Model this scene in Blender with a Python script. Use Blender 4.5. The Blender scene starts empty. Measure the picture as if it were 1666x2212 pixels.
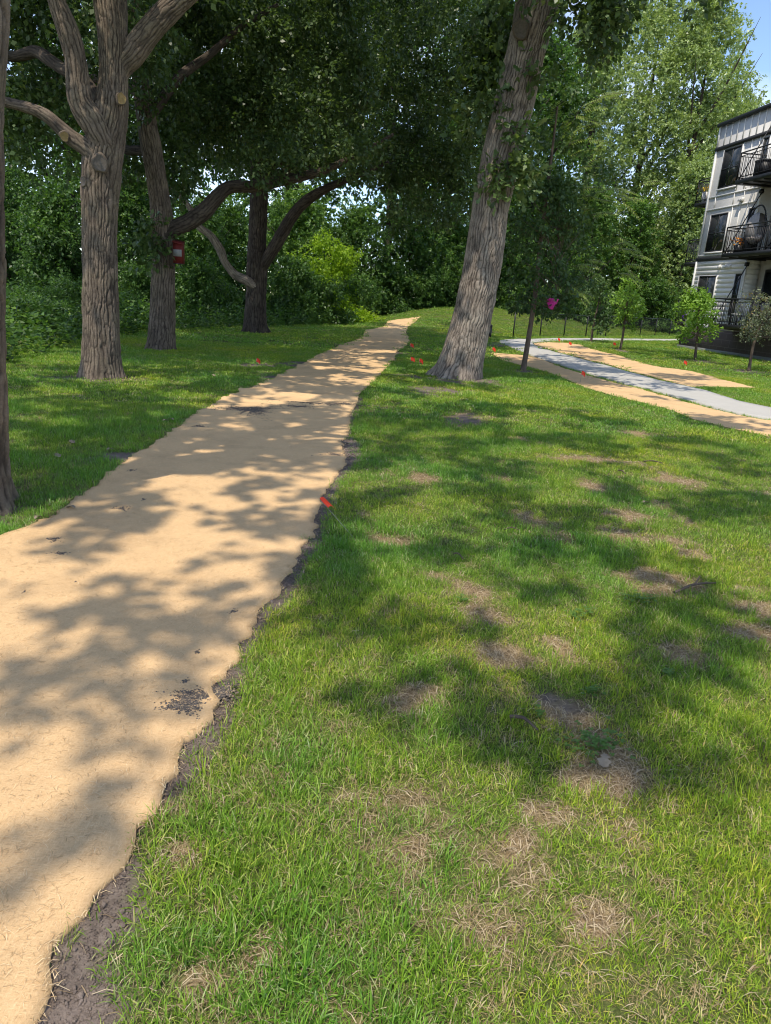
import bpy, math, random
import numpy as np
from mathutils import Vector

rng = np.random.default_rng(11)
random.seed(5)
COL = bpy.context.scene.collection
SC = bpy.context.scene

# ------------------------------------------------------------------ camera numbers and pixel rays
F, CX, CY = 1536., 833., 1106.
PITCH, ROLL = math.radians(16.9), 0.065
_f = np.array([0, math.cos(PITCH), -math.sin(PITCH)])
_r0 = np.array([1., 0, 0]); _u0 = np.array([0, math.sin(PITCH), math.cos(PITCH)])
_r = _r0*math.cos(ROLL) + _u0*math.sin(ROLL)
_u = -_r0*math.sin(ROLL) + _u0*math.cos(ROLL)
EYE = np.array([0, 0, 1.6])
def ray(x, y): return _f + (x-CX)/F*_r - (y-CY)/F*_u
def P(x, y, z=0.):
    d = ray(x, y); return EYE + d*((z-EYE[2])/d[2])
def D(x, y, dep):
    d = ray(x, y); return EYE + d*(dep/d[1])
def proj(q):
    v = np.asarray(q) - EYE; z = v @ _f
    z = np.where(z < .05, .05, z)
    return CX + F*(v @ _r)/z, CY - F*(v @ _u)/z

SUN = np.array([-.20, -.45, 1.0]); SUN /= np.linalg.norm(SUN)

# ------------------------------------------------------------------ noise
def _hash(i, j, k, s):
    h = (i.astype(np.int64)*374761393 + j.astype(np.int64)*668265263 + k.astype(np.int64)*2147483647 + s*974711) & 0xffffffff
    h = ((h ^ (h >> 13))*1274126177) & 0xffffffff
    h = h ^ (h >> 16)
    return (h & 0xffff)/32767.5 - 1.
def vn(p, s=0):
    p = np.asarray(p, float)
    i = np.floor(p).astype(np.int64); f = p - i; f = f*f*(3-2*f)
    o = 0
    for a in (0, 1):
        for b in (0, 1):
            for c in (0, 1):
                w = (f[:, 0] if a else 1-f[:, 0])*(f[:, 1] if b else 1-f[:, 1])*(f[:, 2] if c else 1-f[:, 2])
                o = o + w*_hash(i[:, 0]+a, i[:, 1]+b, i[:, 2]+c, s)
    return o
def vn2(x, y, sc, s=0):
    x = np.asarray(x, float); y = np.asarray(y, float)
    return vn(np.stack([x.ravel()*sc, y.ravel()*sc, np.zeros(x.size)+.37], 1), s).reshape(x.shape)
def ss(t):
    t = np.clip(t, 0, 1); return t*t*(3-2*t)

# ------------------------------------------------------------------ terrain
_fa = np.array([9.47, 41.81]); _fb = np.array([18.66, 53.49]); _fd = (_fb-_fa)/np.linalg.norm(_fb-_fa)
_fn = np.array([-_fd[1], _fd[0]])
_EDGE = np.array([(-7.5, -30.), (-7.2, 5.), (-6.6, 12.), (-7.9, 20.3), (-6.3, 28.), (-3.9, 34.), (-2.4, 40.), (-1.5, 60.), (-1., 140.)])
def edge_dist(x, y): return np.interp(y, _EDGE[:, 1], _EDGE[:, 0]) - x      # > 0 beyond the lawn, towards the pond
def H(x, y):
    x = np.asarray(x, float); y = np.asarray(y, float)
    h = .022*vn2(x, y, .45, 3) + .010*vn2(x, y, 1.1, 4)
    s = (x-_fa[0])*_fn[0] + (y-_fa[1])*_fn[1]
    h = h + 1.55*ss((s-.6)/13.)*ss((x+3.5)/9.)*(1-.5*ss((x-26)/20))
    e = edge_dist(x, y)
    h = h - 1.9*ss((e-.8)/9.)*ss((60-y)/20.)
    return h
def PG(x, y):
    q = P(x, y)
    for _ in range(12):
        z = float(H(q[0], q[1])); q2 = P(x, y, z)
        if not (0 < q2[1] < 300): break
        q = .5*q + .5*q2
    return np.array([q[0], q[1], float(H(q[0], q[1]))])

# ------------------------------------------------------------------ mesh and object helpers
def mesh(name, V, quads=None, tris=None, mats=(), attrs=None, mi=None, smooth=False):
    V = np.asarray(V, np.float32).reshape(-1, 3)
    me = bpy.data.meshes.new(name)
    me.vertices.add(len(V)); me.vertices.foreach_set('co', V.ravel())
    q = np.zeros((0, 4), np.int32) if quads is None or len(quads) == 0 else np.asarray(quads, np.int32).reshape(-1, 4)
    t = np.zeros((0, 3), np.int32) if tris is None or len(tris) == 0 else np.asarray(tris, np.int32).reshape(-1, 3)
    lv = np.concatenate([q.ravel(), t.ravel()])
    n = len(q) + len(t)
    if n:
        me.loops.add(len(lv)); me.loops.foreach_set('vertex_index', lv)
        me.polygons.add(n)
        st = np.concatenate([np.arange(len(q))*4, len(q)*4 + np.arange(len(t))*3]).astype(np.int32)
        me.polygons.foreach_set('loop_start', st)
        if mi is not None: me.polygons.foreach_set('material_index', np.asarray(mi, np.int32))
        if smooth: me.polygons.foreach_set('use_smooth', np.ones(n, bool))
    for m in mats: me.materials.append(m)
    for k, a in (attrs or {}).items():
        a = np.asarray(a, np.float32)
        if a.ndim == 2:
            at = me.attributes.new(k, 'FLOAT_VECTOR', 'POINT'); at.data.foreach_set('vector', a.ravel())
        else:
            at = me.attributes.new(k, 'FLOAT', 'POINT'); at.data.foreach_set('value', a)
    me.update(calc_edges=True)
    return me
def link(name, me, parent=None, loc=None):
    o = bpy.data.objects.new(name, me); COL.objects.link(o)
    if parent is not None:
        o.parent = parent
        o.location = -Vector(parent['_base'])
    elif loc is not None: o.location = loc
    return o
def thing(name, label, cat, loc, group=None):
    o = bpy.data.objects.new(name, None); COL.objects.link(o)
    o.location = tuple(float(v) for v in loc); o['label'] = label; o['category'] = cat
    o['_base'] = [float(v) for v in loc]; o.empty_display_size = .2
    if group: o['group'] = group
    return o
def tag(o, label, cat, group=None):
    o['label'] = label; o['category'] = cat
    if group: o['group'] = group
    return o
def kind(o, k, label=None):
    o['kind'] = k
    if label: o['label'] = label
    return o

class MB:                       # boxes, bars and free faces collected into ONE mesh
    def __init__(s): s.v = []; s.q = []; s.t = []; s.n = 0
    def add(s, V, Q=(), T=()):
        V = np.asarray(V, float).reshape(-1, 3)
        s.v.append(V)
        if len(Q): s.q.append(np.asarray(Q).reshape(-1, 4)+s.n)
        if len(T): s.t.append(np.asarray(T).reshape(-1, 3)+s.n)
        s.n += len(V); return s
    def hexa(s, c):             # 8 corners, bottom ring then top ring
        return s.add(c, [(0, 3, 2, 1), (4, 5, 6, 7), (0, 1, 5, 4), (1, 2, 6, 5), (2, 3, 7, 6), (3, 0, 4, 7)])
    def box(s, a, b, fr=None):  # a, b corners in a frame (origin, ex, ey, ez)
        (x0, y0, z0), (x1, y1, z1) = a, b
        c = np.array([(x0, y0, z0), (x1, y0, z0), (x1, y1, z0), (x0, y1, z0), (x0, y0, z1), (x1, y0, z1), (x1, y1, z1), (x0, y1, z1)], float)
        if fr is not None:
            o, ex, ey, ez = fr
            c = o + c[:, :1]*ex + c[:, 1:2]*ey + c[:, 2:]*ez
        return s.hexa(c)
    def bar(s, a, b, r, n=6, r2=None):
        a = np.asarray(a, float); b = np.asarray(b, float); d = b-a; d = d/np.linalg.norm(d)
        u = np.cross(d, [0, 0, 1.] if abs(d[2]) < .9 else [1., 0, 0]); u /= np.linalg.norm(u); w = np.cross(d, u)
        th = np.arange(n)*2*math.pi/n
        ring = np.cos(th)[:, None]*u + np.sin(th)[:, None]*w
        V = np.concatenate([a+ring*r, b+ring*(r if r2 is None else r2), [a], [b]])
        Q = [(i, (i+1) % n, n+(i+1) % n, n+i) for i in range(n)]
        T = [((i+1) % n, i, 2*n) for i in range(n)] + [(n+i, n+(i+1) % n, 2*n+1) for i in range(n)]
        return s.add(V, Q, T)
    def mesh(s, name, mat, smooth=False, attrs=None):
        return mesh(name, np.concatenate(s.v), np.concatenate(s.q) if s.q else None, np.concatenate(s.t) if s.t else None, [mat], attrs, smooth=smooth)

# ------------------------------------------------------------------ materials
def newmat(name):
    m = bpy.data.materials.new(name); m.use_nodes = True
    nt = m.node_tree
    for n in list(nt.nodes): nt.nodes.remove(n)
    out = nt.nodes.new('ShaderNodeOutputMaterial')
    return m, nt, out
def N(nt, t, **k):
    n = nt.nodes.new(t)
    for a, b in k.items(): setattr(n, a, b)
    return n
def ramp(nt, stops, fac):
    r = N(nt, 'ShaderNodeValToRGB')
    e = r.color_ramp.elements
    while len(e) < len(stops): e.new(.5)
    for i, (p, c) in enumerate(stops):
        e[i].position = p; e[i].color = (c[0], c[1], c[2], 1)
    nt.links.new(fac, r.inputs[0]); return r.outputs[0]
def attr(nt, name, typ='GEOMETRY'):
    a = N(nt, 'ShaderNodeAttribute'); a.attribute_name = name; a.attribute_type = typ
    return a.outputs['Fac']
def noise(nt, scale, detail=3, rough=.55, vec=None, dist=0.):
    n = N(nt, 'ShaderNodeTexNoise'); n.inputs['Scale'].default_value = scale
    n.inputs['Detail'].default_value = detail; n.inputs['Roughness'].default_value = rough
    n.inputs['Distortion'].default_value = dist
    if vec is None:
        tc = N(nt, 'ShaderNodeTexCoord'); vec = tc.outputs['Object']
    nt.links.new(vec, n.inputs['Vector']); return n.outputs['Fac']
def mapped(nt, scale):
    tc = N(nt, 'ShaderNodeTexCoord'); mp = N(nt, 'ShaderNodeMapping'); mp.inputs['Scale'].default_value = scale
    nt.links.new(tc.outputs['Object'], mp.inputs['Vector']); return mp.outputs['Vector']
def math_(nt, op, a, b=None, c=None):
    n = N(nt, 'ShaderNodeMath', operation=op)
    for i, v in enumerate((a, b, c)):
        if v is None: continue
        if isinstance(v, (int, float)): n.inputs[i].default_value = v
        else: nt.links.new(v, n.inputs[i])
    return n.outputs[0]
def mix(nt, fac, a, b, mode='MIX'):
    n = N(nt, 'ShaderNodeMix', data_type='RGBA', blend_type=mode)
    for s, v in ((n.inputs[0], fac), (n.inputs[6], a), (n.inputs[7], b)):
        if isinstance(v, (int, float)): s.default_value = v
        elif isinstance(v, tuple): s.default_value = (*v, 1)
        else: nt.links.new(v, s)
    return n.outputs[2]
def bsdf(nt, out, col, rough=.8, spec=.3, metal=0., bump=None, bs=.5, bd=.02, link_out=True):
    b = N(nt, 'ShaderNodeBsdfPrincipled')
    for nm, v in (('Base Color', col), ('Roughness', rough), ('Specular IOR Level', spec), ('Metallic', metal)):
        if isinstance(v, tuple): b.inputs[nm].default_value = (*v, 1)
        elif isinstance(v, (int, float)): b.inputs[nm].default_value = v
        else: nt.links.new(v, b.inputs[nm])
    if bump is not None:
        bp = N(nt, 'ShaderNodeBump'); bp.inputs['Strength'].default_value = bs; bp.inputs['Distance'].default_value = bd
        nt.links.new(bump, bp.inputs['Height']); nt.links.new(bp.outputs[0], b.inputs['Normal'])
    if link_out: nt.links.new(b.outputs[0], out.inputs['Surface'])
    return b
def plain(name, col, rough=.6, spec=.3, var=.12, sc=6., metal=0., bump=.1):
    m, nt, out = newmat(name)
    n = noise(nt, sc, 4)
    a = tuple(c*(1-var) for c in col); b = tuple(min(1, c*(1+var)) for c in col)
    n2 = noise(nt, sc*9, 3)
    bsdf(nt, out, mix(nt, n, a, b), rough, spec, metal, bump=n2, bs=bump, bd=.01)
    return m
def leafmat(name, stops, trans=.35, rough=.45, spec=.35, tcol=(1.25, 1.3, .6), at='lv', typ='GEOMETRY'):
    m, nt, out = newmat(name)
    c = ramp(nt, stops, attr(nt, at, typ))
    b = bsdf(nt, out, c, rough, spec, link_out=False)
    t = N(nt, 'ShaderNodeBsdfTranslucent')
    nt.links.new(mix(nt, 1., c, tcol, 'MULTIPLY'), t.inputs['Color'])
    mx = N(nt, 'ShaderNodeMixShader'); mx.inputs[0].default_value = trans
    nt.links.new(b.outputs[0], mx.inputs[1]); nt.links.new(t.outputs[0], mx.inputs[2])
    nt.links.new(mx.outputs[0], out.inputs['Surface'])
    return m
OAK = leafmat('oak_leaf', [(0, (.042, .076, .026)), (.5, (.082, .138, .042)), (.85, (.145, .21, .068)), (1, (.21, .27, .10))], .36, .42, .5)
WOOD = leafmat('woodland_leaf', [(0, (.034, .075, .020)), (.5, (.080, .165, .036)), (.85, (.145, .265, .052)), (1, (.26, .37, .09))], .42, .45, .4)
BRIGHT = leafmat('yellow_vine_leaf', [(0, (.12, .22, .014)), (.6, (.27, .42, .022)), (1, (.42, .54, .05))], .45)  # yellow green leaf colour of the vine mound and corner bush
POP = leafmat('cottonwood_leaf', [(0, (.14, .205, .068)), (.5, (.29, .38, .135)), (.85, (.41, .50, .21)), (1, (.56, .61, .34))], .35, .38, .5)
ASH = leafmat('sapling_leaf', [(0, (.042, .085, .032)), (.6, (.085, .15, .05)), (1, (.17, .25, .08))], .35)
GINK = leafmat('bright_sapling_leaf', [(0, (.13, .25, .035)), (.6, (.24, .40, .06)), (1, (.36, .52, .11))], .4)
CRAB = leafmat('grey_sapling_leaf', [(0, (.10, .13, .085)), (.6, (.19, .22, .13)), (.85, (.30, .25, .11)), (1, (.40, .17, .10))], .3)
FROND = leafmat('frond_leaf', [(0, (.10, .16, .025)), (.6, (.18, .26, .04)), (1, (.27, .34, .08))], .4)

def barkmat(name, dark, light, moss):
    m, nt, out = newmat(name)
    r = attr(nt, 'ridge')
    n = noise(nt, 3., 4); n2 = noise(nt, 45., 3, .7)
    c = mix(nt, r, dark, light)
    c = mix(nt, math_(nt, 'MULTIPLY', ramp(nt, [(.45, (0, 0, 0)), (.7, (1, 1, 1))], n), .45), c, mix(nt, r, tuple(d*.9 for d in dark), moss))
    c = mix(nt, .5, c, ramp(nt, [(.25, (.45, .45, .45)), (.75, (1.45, 1.45, 1.45))], n2), 'MULTIPLY')
    c = mix(nt, .8, c, ramp(nt, [(.3, (.62, .60, .60)), (.5, (1, 1, 1)), (.72, (1.28, 1.26, 1.2))], noise(nt, 1.6, 5, .65)), 'MULTIPLY')
    bsdf(nt, out, c, .9, .15, bump=n2, bs=.5, bd=.012)
    return m
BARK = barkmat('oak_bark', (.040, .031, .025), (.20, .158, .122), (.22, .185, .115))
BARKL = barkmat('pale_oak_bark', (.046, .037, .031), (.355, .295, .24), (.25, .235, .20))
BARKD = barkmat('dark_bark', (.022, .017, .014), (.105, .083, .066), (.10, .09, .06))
BARKS = barkmat('smooth_sapling_bark', (.07, .05, .036), (.17, .13, .10), (.15, .13, .10))
SCAR = plain('cut_wood', (.28, .20, .09), .8, .2, .5, 20., bump=.8)
SCARG = plain('healed_wood', (.15, .13, .112), .9, .1, .5, 26., bump=1.)

# ground: lawn soil, thatch and bare earth, all by the lawn's own wear
def groundmat():
    m, nt, out = newmat('lawn_ground')
    n1 = noise(nt, 55., 4, .7); n2 = noise(nt, 9., 4); n3 = noise(nt, 1.1, 3)
    st = noise(nt, 1., 3, .7, mapped(nt, (130, 28, 60))); st2 = noise(nt, 1., 3, .7, mapped(nt, (28, 130, 60)))
    straw = ramp(nt, [(.40, (.10, .07, .045)), (.54, (.29, .20, .115)), (.70, (.52, .40, .25))], math_(nt, 'MAXIMUM', st, st2))
    thatch = ramp(nt, [(.3, (.045, .056, .018)), (.5, (.095, .115, .036)), (.7, (.18, .18, .07))], n1)
    soil = ramp(nt, [(.3, (.10, .080, .070)), (.55, (.20, .160, .138)), (.75, (.31, .255, .22))], math_(nt, 'ADD', math_(nt, 'MULTIPLY', n1, .6), math_(nt, 'MULTIPLY', n2, .4)))
    c = mix(nt, math_(nt, 'MULTIPLY', attr(nt, 'bare'), .95), thatch, straw)
    c = mix(nt, attr(nt, 'soil'), c, soil)
    c = mix(nt, .35, c, ramp(nt, [(.3, (.7, .75, .6)), (.7, (1.25, 1.2, 1.2))], n3), 'MULTIPLY')
    bsdf(nt, out, c, .95, .1, bump=n1, bs=.7, bd=.02)
    return m
GROUND = groundmat()
def soilmat():
    m, nt, out = newmat('loose_soil')
    n1 = noise(nt, 40., 5, .7); n2 = noise(nt, 7., 3)
    c = ramp(nt, [(.3, (.11, .086, .073)), (.5, (.235, .186, .153)), (.72, (.35, .285, .24))], math_(nt, 'ADD', math_(nt, 'MULTIPLY', n1, .65), math_(nt, 'MULTIPLY', n2, .35)))
    bsdf(nt, out, c, .95, .08, bump=n1, bs=.9, bd=.03)
    return m
SOIL = soilmat()
def strawmat():
    m, nt, out = newmat('straw_blanket')
    a = noise(nt, 1., 4, .75, mapped(nt, (210, 40, 60)), .8); b = noise(nt, 1., 4, .75, mapped(nt, (40, 210, 60)), .8)
    f = math_(nt, 'ADD', math_(nt, 'MULTIPLY', math_(nt, 'MAXIMUM', a, b), .7), math_(nt, 'MULTIPLY', noise(nt, 160., 3, .7), .3))
    c = ramp(nt, [(.33, (.39, .245, .122)), (.47, (.63, .412, .208)), (.62, (.73, .505, .272)), (.8, (.83, .61, .36))], f)
    big = noise(nt, 2.2, 5, .65)
    c = mix(nt, .6, c, ramp(nt, [(.3, (.72, .72, .73)), (.5, (1, 1, 1)), (.75, (1.06, 1.05, 1.03))], big), 'MULTIPLY')
    fl = noise(nt, 14., 5, .8)
    c = mix(nt, ramp(nt, [(.66, (0, 0, 0)), (.78, (.75, .75, .75))], fl), c, (.20, .155, .11))
    bsdf(nt, out, c, .9, .2, bump=f, bs=.55, bd=.012)
    return m
STRAW = strawmat()
def strandmat(name, stops, at='lv'):
    return leafmat(name, stops, .2, .5, .35, (1., .95, .8), at)
STRAND = strandmat('straw_strand', [(0, (.36, .245, .125)), (.5, (.62, .45, .24)), (1, (.84, .68, .43))])
DRYL = strandmat('dead_blade', [(0, (.20, .14, .08)), (.5, (.42, .32, .19)), (1, (.66, .55, .37))])
def concretemat():
    m, nt, out = newmat('concrete')
    n = noise(nt, 2.2, 5, .6); n2 = noise(nt, 70., 3)
    c = mix(nt, n, (.40, .385, .345), (.52, .50, .455))
    c = mix(nt, .4, c, ramp(nt, [(.3, (.8, .8, .8)), (.7, (1.15, 1.15, 1.15))], n2), 'MULTIPLY')
    bsdf(nt, out, c, .85, .25, bump=n2, bs=.25, bd=.01)
    return m
CONC = concretemat()
RED = leafmat('flag_plastic', [(0, (.80, .045, .02)), (1, (.88, .09, .03))], .3, .4, .4, (1.2, .5, .4))
WIRE = plain('steel_wire', (.32, .32, .31), .4, .5, metal=.6)
BLACK = plain('black_metal', (.016, .016, .018), .45, .4)
GREYP = plain('grey_siding', (.55, .54, .515), .55, .3, .05, 3.)
WHITEP = plain('white_trim', (.67, .66, .635), .5, .3, .04, 4.)
CREAM = plain('cream_siding', (.60, .575, .52), .55, .3, .05, 3.)
DARKB = plain('dark_band', (.030, .030, .032), .5, .3)
def plinthmat():
    m, nt, out = newmat('plinth_block')
    tc = N(nt, 'ShaderNodeTexCoord')
    b = N(nt, 'ShaderNodeTexBrick'); b.inputs['Scale'].default_value = 1.; b.inputs['Brick Width'].default_value = .62; b.inputs['Row Height'].default_value = .31
    b.inputs['Mortar Size'].default_value = .010
    b.inputs['Color1'].default_value = (.088, .068, .062, 1); b.inputs['Color2'].default_value = (.108, .084, .076, 1); b.inputs['Mortar'].default_value = (.16, .13, .12, 1)
    nt.links.new(tc.outputs['UV'], b.inputs['Vector'])
    n = noise(nt, 30., 4, .7)
    c = mix(nt, .5, b.outputs['Color'], ramp(nt, [(.3, (.75, .75, .75)), (.7, (1.25, 1.25, 1.25))], n), 'MULTIPLY')
    bsdf(nt, out, c, .85, .2, bump=n, bs=.4, bd=.01)
    return m
PLINTH = plinthmat()
def glassmat():
    m, nt, out = newmat('window_glass')
    n = noise(nt, 1.3, 3)
    bsdf(nt, out, mix(nt, n, (.010, .013, .014), (.03, .036, .036)), .04, .6)
    return m
GLASS = glassmat()
BOXR = plain('red_paint', (.13, .016, .013), .6, .3, .2, 12.)
BOXW = plain('weathered_white_paint', (.27, .26, .25), .7, .2, .3, 20.)
PINK = leafmat('magenta_cloth', [(0, (.75, .06, .42)), (1, (.85, .10, .5))], .3, .7, .2, (1.1, .6, .9))
PURPLE = plain('purple_plastic', (.12, .04, .33), .45, .4)
FENCEW = plain('weathered_boards', (.16, .125, .10), .85, .15, .35, 5.)
WICKER = plain('grey_wicker', (.34, .32, .31), .7, .2, .2, 40.)
CUSH = plain('pale_cushion', (.62, .52, .47), .9, .1)
ORANGE = plain('orange_blossom', (.70, .28, .05), .8, .1)
YELL = plain('yellow_blossom', (.75, .50, .04), .8, .1)
DRY = plain('dry_leaf', (.25, .20, .14), .8, .2, .3, 60.)
TWIG = plain('grey_twig', (.20, .165, .135), .9, .1, .3, 30.)
def watermat():
    m, nt, out = newmat('pond_water')
    n = noise(nt, 2.5, 4)
    bsdf(nt, out, (.03, .045, .04), .05, .5, bump=n, bs=.15, bd=.05)
    return m
WATER = watermat()

# ------------------------------------------------------------------ outlines on the ground, read off the photograph
def outline(pts): return np.array([P(x, y)[:2] for x, y in pts])
MR = outline([(75, 2212), (82, 2150), (107, 2085), (150, 2010), (200, 1950), (240, 1882), (268, 1845), (276, 1795), (302, 1765), (330, 1738), (347, 1695), (385, 1650),
              (408, 1600), (432, 1575), (458, 1556), (465, 1538), (474, 1512), (490, 1475), (515, 1410), (545, 1350), (575, 1300), (606, 1260), (642, 1225), (660, 1165), (672, 1142), (684, 1112), (692, 1075),
              (715, 1045), (742, 1015), (744, 990), (738, 965), (752, 940), (757, 900), (770, 870), (781, 845), (808, 822), (830, 800), (850, 780), (857, 760), (878, 746), (884, 737), (876, 720), (882, 712), (908, 703)])
MR = np.concatenate([[(-3.4, -3.2), (-2.1, -1.5), (-1.35, -.2), (-.95, .6)], MR])
ML = outline([(0, 1165), (60, 1140), (100, 1118), (150, 1092), (190, 1062), (240, 1020), (290, 985), (340, 955), (385, 925), (430, 893), (470, 870), (500, 855), (560, 830), (600, 812), (640, 795),
              (670, 778), (700, 762), (730, 748), (760, 740), (784, 727), (790, 714), (830, 710), (838, 702)])
ML = np.concatenate([[(-5.6, -2.6), (-4.4, -.6), (-3.65, 1.0), (-3.0, 2.6)], ML])
cr = lambda L: [(976+x*.414, 542+y*.414) for x, y in L]
SWN = outline(cr([(1666, 888), (1560, 870), (1400, 830), (1240, 785), (1000, 720), (760, 660), (560, 595), (400, 540), (300, 500), (262, 483), (250, 475), (252, 467), (275, 464.5), (300, 463), (400, 460), (560, 459), (800, 459), (1000, 460), (1185, 461)]))
SWF = outline(cr([(1666, 825), (1500, 790), (1330, 735), (1080, 680), (840, 610), (640, 560), (520, 525), (440, 500), (424, 488), (424, 481), (440, 477), (480, 473), (560, 470.5), (740, 469), (900, 469), (1040, 469), (1185, 470)]))
def extend(a, n, at_start=True):
    d = (a[0]-a[1])/np.linalg.norm(a[0]-a[1]) if at_start else (a[-1]-a[-2])/np.linalg.norm(a[-1]-a[-2])
    return np.concatenate([[a[0]+d*n], a]) if at_start else np.concatenate([a, [a[-1]+d*n]])
LMN = extend(outline(cr([(1666, 980), (1540, 950), (1400, 915), (1260, 880), (1150, 835), (1000, 800), (830, 755), (700, 715), (560, 655), (440, 615), (270, 575), (205, 534)])), 6)
LMF = extend(outline(cr([(1666, 895), (1560, 876), (1400, 837), (1240, 792), (1000, 727), (760, 667), (560, 602), (420, 549), (300, 538), (210, 531)])), 6)
UMN = outline(cr([(1230, 712), (1080, 668), (960, 638), (840, 602), (640, 553), (520, 519), (445, 496), (428, 487)]))
UMF = outline(cr([(1592, 716), (1400, 672), (1250, 633), (1060, 605), (960, 575), (850, 542), (720, 511), (680, 492), (600, 481), (480, 476), (434, 482)]))
SWN = extend(extend(SWN, 8), 14, False); SWF = extend(extend(SWF, 8), 14, False)

def resample(a, n):
    a = np.asarray(a, float); s = np.concatenate([[0], np.cumsum(np.linalg.norm(np.diff(a, axis=0), axis=1))])
    t = np.linspace(0, s[-1], n)
    return np.stack([np.interp(t, s, a[:, k]) for k in range(a.shape[1])], 1)
def in_poly(x, y, poly):
    c = np.zeros(x.shape, bool); j = len(poly)-1
    for i in range(len(poly)):
        xi, yi = poly[i]; xj, yj = poly[j]
        if yi != yj:
            c ^= ((yi > y) != (yj > y)) & (x < (xj-xi)*(y-yi)/(yj-yi)+xi)
        j = i
    return c
def strip_pairs(L, R, n, steps=400):
    # pair points of the two edges so that rungs stay short and never cross
    L = resample(L, steps); R = resample(R, steps)
    return resample(L, n), resample(R, n)

def strip(L, R, n, m, zfun, thick, rag=0., seed=0):
    A = resample(L, n); B = resample(R, n)
    if rag:
        for E_, k in ((A, 1), (B, 2)):
            t = np.gradient(E_, axis=0); t /= np.linalg.norm(t, axis=1)[:, None]
            nn = np.stack([-t[:, 1], t[:, 0]], 1)
            E_ += nn*(rag*(vn2(E_[:, 0], E_[:, 1], 5., seed+k)*.55 + .45*vn2(E_[:, 0], E_[:, 1], 19., seed+k+5) + .28*vn2(E_[:, 0], E_[:, 1], 55., seed+k+6)))[:, None]
    u = np.linspace(0, 1, m)
    X = A[:, None, :]*(1-u)[None, :, None] + B[:, None, :]*u[None, :, None]
    x, y = X[..., 0], X[..., 1]
    z = H(x, y) + zfun(x, y, np.broadcast_to(u, x.shape))
    V = np.stack([x, y, z], -1).reshape(-1, 3)
    i = np.arange(n-1)[:, None]*m + np.arange(m-1)[None]
    Q = np.stack([i, i+m, i+m+1, i+1], -1).reshape(-1, 4)
    # orientation up
    a = V[Q[0, 1]]-V[Q[0, 0]]; b = V[Q[0, 3]]-V[Q[0, 0]]
    if np.cross(a, b)[2] < 0: Q = Q[:, ::-1]
    # skirt down to the ground
    top = np.concatenate([np.arange(n)*m, (n-1)*m+np.arange(1, m), np.arange(n-2, -1, -1)*m+m-1, np.arange(m-2, 0, -1)])
    S = V[top].copy(); S[:, 2] -= thick
    k = len(V); nt_ = len(top)
    ii = np.arange(nt_); jj = (ii+1) % nt_
    Q2 = np.stack([top[ii], top[jj], k+jj, k+ii], -1)
    return np.concatenate([V, S]), np.concatenate([Q, Q2]), (A, B)

def mat_z(x, y, u):
    edge = np.minimum(u, 1-u)
    z = .017 + .006*vn2(x, y, 3., 21) + .004*vn2(x, y, 11., 22) + .0025*vn2(x, y, 34., 23)
    far = ss((y-9.)/4.)
    z = z + far*(.030*np.maximum(vn(np.stack([x.ravel()*.7, y.ravel()*2.1, x.ravel()*0], 1), 24).reshape(x.shape), -.3) + .014*vn2(x, y, 4., 25))
    ro = np.exp(-((y-(11.25+.10*x+.25*vn2(x, y, .9, 29)))/.16)**2)*.055*ss((-.15-x)/.6)
    sm = np.exp(-((y-(10.35+.05*vn2(x, y, 1.5, 31)))/.06)**2)*.03
    z = z + ro + sm
    z = z + .012*np.exp(-edge/.02)*(.3+vn2(x, y, 7., 27))
    return np.maximum(z, .006)
def flat_mat_z(x, y, u):
    return .016 + .008*vn2(x, y, 2.2, 41) + .004*vn2(x, y, 9., 42)
MAT_V, MAT_Q, (MA, MBr) = strip(ML, MR, 900, 60, mat_z, .03, .07, 50)
PATH_POLY = np.concatenate([MA, MBr[::-1]])
LM_V, LM_Q, (LA, LB) = strip(LMF, LMN, 360, 24, flat_mat_z, .03, .06, 60)
UM_V, UM_Q, (UA, UB) = strip(UMF, UMN, 300, 24, flat_mat_z, .03, .06, 70)
SW_V, SW_Q, (SA, SB) = strip(SWF, SWN, 420, 8, lambda x, y, u: .035+0*x, .09)
LM_POLY = np.concatenate([LA, LB[::-1]]); UM_POLY = np.concatenate([UA, UB[::-1]]); SW_POLY = np.concatenate([SA, SB[::-1]])

# soil strip along the right-hand edge of the blanket
SOIL_OUT = outline([(110, 2300), (300, 2212), (250, 2120), (235, 2060), (300, 1990), (320, 1930), (318, 1880), (300, 1842), (290, 1802), (335, 1752), (375, 1722), (420, 1685), (455, 1640), (482, 1590), (503, 1550), (522, 1505), (520, 1470), (540, 1415),
                    (562, 1370), (585, 1325), (625, 1295), (652, 1250), (668, 1205), (695, 1180), (700, 1150), (704, 1118), (712, 1085), (728, 1050), (752, 1022), (780, 992), (776, 962), (760, 945), (764, 905), (775, 875), (786, 850)])
SOIL_IN = MR[3:3+43]
SO = resample(SOIL_OUT, 500); SI = resample(np.array([q for q in MR if .4 < q[1] < SOIL_OUT[-1][1]+.1]), 500) - np.array([.05, 0])
SOIL_POLY = np.concatenate([SI, SO[::-1]])

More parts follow.
